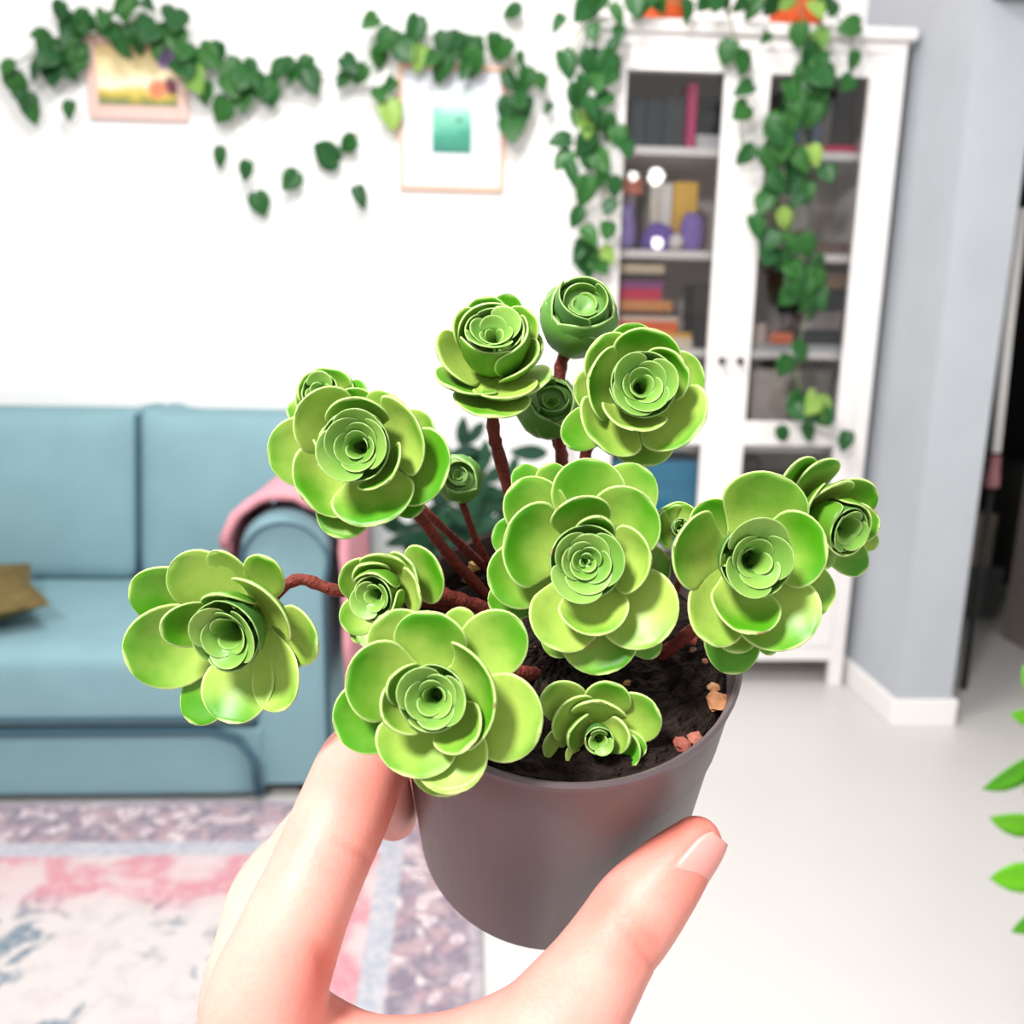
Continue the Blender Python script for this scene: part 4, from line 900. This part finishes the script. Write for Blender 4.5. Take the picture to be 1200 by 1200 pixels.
def chain_pts(ch):
    P = [(cp(x, y, d), w*.5*d/FPX) for x, y, d, w in ch]; out = []
    for i in range(len(P)-1):
        a = P[max(i-1, 0)]; b_ = P[i]; c_ = P[i+1]; d = P[min(i+2, len(P)-1)]
        nn = max(2, int((P[i+1][0]-P[i][0]).length/.003)); nn = min(nn, 14)
        for j in range(nn):
            t_ = j/nn; f = lambda A, B_, C_, D_: .5*((2*B_)+(C_-A)*t_+(2*A-5*B_+4*C_-D_)*t_*t_+(3*B_-A-3*C_+D_)*t_**3)
            out.append((f(a[0], b_[0], c_[0], d[0]), f(a[1], b_[1], c_[1], d[1])))
    out.append(P[-1]); return out
for nm, ch in CH.items():
    pts = chain_pts(ch)
    def capped(pts):
        p0, r0 = pts[0]; d0 = (p0-pts[1][0]).normalized(); pre = [(p0+d0*r0*math.sin(a), r0*math.cos(a)) for a in (1.45, 1.1, .75, .4)]
        p1, r1 = pts[-1]; d1 = (p1-pts[-2][0]).normalized(); suf = [(p1+d1*r1*.7*math.sin(a), r1*math.cos(a)) for a in (.4, .75, 1.1, 1.45)]
        return pre+pts+suf
    q = capped(pts); hm.tube([c2w(p) for p, r in q], [r for p, r in q], 20)
    if nm in ('thumb', 'index', 'middle', 'ring', 'little'): redp += [(c2w(pts[0][0]), .016)]
redp += [(c2w(cp(700, 1050, .2)), .008), (c2w(cp(395, 1150, .19)), .010), (c2w(cp(450, 950, .22)), .016), (c2w(cp(760, 1110, .195)), .007)]  # red shade by web, thumb and index put into the skin colour
tmp = hm.build('tmp_hand', M_skin)
fixn(tmp)
md = tmp.modifiers.new('r', 'REMESH'); md.mode = 'VOXEL'; md.voxel_size = .0013
md = tmp.modifiers.new('s', 'SMOOTH'); md.factor = .5; md.iterations = 7
dg = bpy.context.evaluated_depsgraph_get(); me = bpy.data.meshes.new_from_object(tmp.evaluated_get(dg))
bpy.data.objects.remove(tmp)
HB = c2w(cp(420, 1450, .22))
me.name = 'hand'; me.materials.clear(); me.materials.append(M_skin)
creases = []
for cr_, w_, dep_ in (([(372, 1112), (384, 1132), (394, 1158), (404, 1185)], .0024, .0009), ([(716, 1060), (735, 1092), (758, 1124), (768, 1138)], .0009, .0007), ([(728, 1056), (752, 1092), (774, 1112)], .0008, .0005), ([(395, 985), (418, 1000), (434, 1008)], .0009, .0006)):
    for (xa, ya), (xb, yb) in zip(cr_, cr_[1:]):
        for t_ in range(8): s_ = (cr_.index((xa, ya))+t_/8)/(len(cr_)-1); creases.append((xa+(xb-xa)*t_/8, ya+(yb-ya)*t_/8, w_, dep_*math.sin(math.pi*(.12+.7*s_))))
me.update(); vnor = [v.normal.copy() for v in me.vertices]; pushes = {}
for v in me.vertices:
    d_ = v.co-CAM; z_ = d_.dot(FW)
    if z_ < .05 or vnor[v.index].dot(FW) > 0 or z_ > .225: continue
    x_ = d_.dot(RT)/z_*FPX+600; y_ = 600-d_.dot(UP)/z_*FPX
    if not (330 < x_ < 800 and 960 < y_ < 1200): continue
    best = 0
    for (cx_, cy_, w_, dep_) in creases:
        q_ = ((x_-cx_)**2+(y_-cy_)**2)**.5*z_/FPX
        if q_ < w_*3: best = max(best, dep_*math.exp(-(q_/w_)**2))
    if best: pushes[v.index] = best
for i_, p_ in pushes.items(): me.vertices[i_].co -= vnor[i_]*p_
rv = []
for v in me.vertices:
    r = 0
    for p, s_ in redp: r = max(r, math.exp(-((v.co-p).length/s_)**2))
    rv.append(min(1, r+pushes.get(v.index, 0)*380))  # creases redden too: their shade is put into the colour
    v.co -= HB
a = me.attributes.new('red', 'FLOAT', 'POINT'); a.data.foreach_set('value', rv)
me.polygons.foreach_set('use_smooth', [True]*len(me.polygons)); me.update()
ho = bpy.data.objects.new('hand', me); COL.objects.link(ho); ho.location = HB; ORG[ho.name] = HB.copy()
tag(ho, 'light-skinned hand and forearm gripping the succulent pot between thumb and fingers', 'hand')
# thumbnail: curved plate bedded in the thumb tip
tp = chain_pts(CH['thumb']); A0 = cp(780, 1024, .2118); A1 = cp(828, 970, .2125)
axn = (A1-A0).normalized(); mdir = Vector((.26, .26, -.9)); mdir = (mdir-axn*mdir.dot(axn)).normalized(); sd = axn.cross(mdir)
nb = MB(); rows = []; NN = 9
L_ = (A1-A0).length*1.05
for lay in (1, 0):
    for i in range(NN):
        u = i/(NN-1); w = 1.0*(1-.30*max(0, (u-.72)/.28)**2)*(1-.35*max(0, (.22-u)/.22)**2)
        c_ = A0+axn*L_*(.10+.90*u); rr = (.0090-.0024*u**2)
        for j in range(9):
            a_ = (j/4-1)*.74*w; nb.v.append(c2w(c_+(mdir*math.cos(a_)*.93+sd*math.sin(a_))*(rr+(.0001 if lay else -.0010)))+Vector((0, 0, 0)))
def q9(o0, i, j): return o0+i*9+j
for i in range(NN-1):
    for j in range(8):
        nb.f.append((q9(0, i, j), q9(0, i, j+1), q9(0, i+1, j+1), q9(0, i+1, j))); nb.f.append((q9(81, i, j), q9(81, i+1, j), q9(81, i+1, j+1), q9(81, i, j+1)))
edge_ = [(0, j) for j in range(9)]+[(i, 8) for i in range(1, NN)]+[(NN-1, j) for j in range(7, -1, -1)]+[(i, 0) for i in range(NN-2, 0, -1)]
for (a_, b2) in zip(edge_, edge_[1:]+edge_[:1]): nb.f.append((q9(0, *a_), q9(81, *a_), q9(81, *b2), q9(0, *b2)))
nb.mi = [0]*len(nb.f)
fixn(nb.build('thumbnail', M_nail, ho, True))
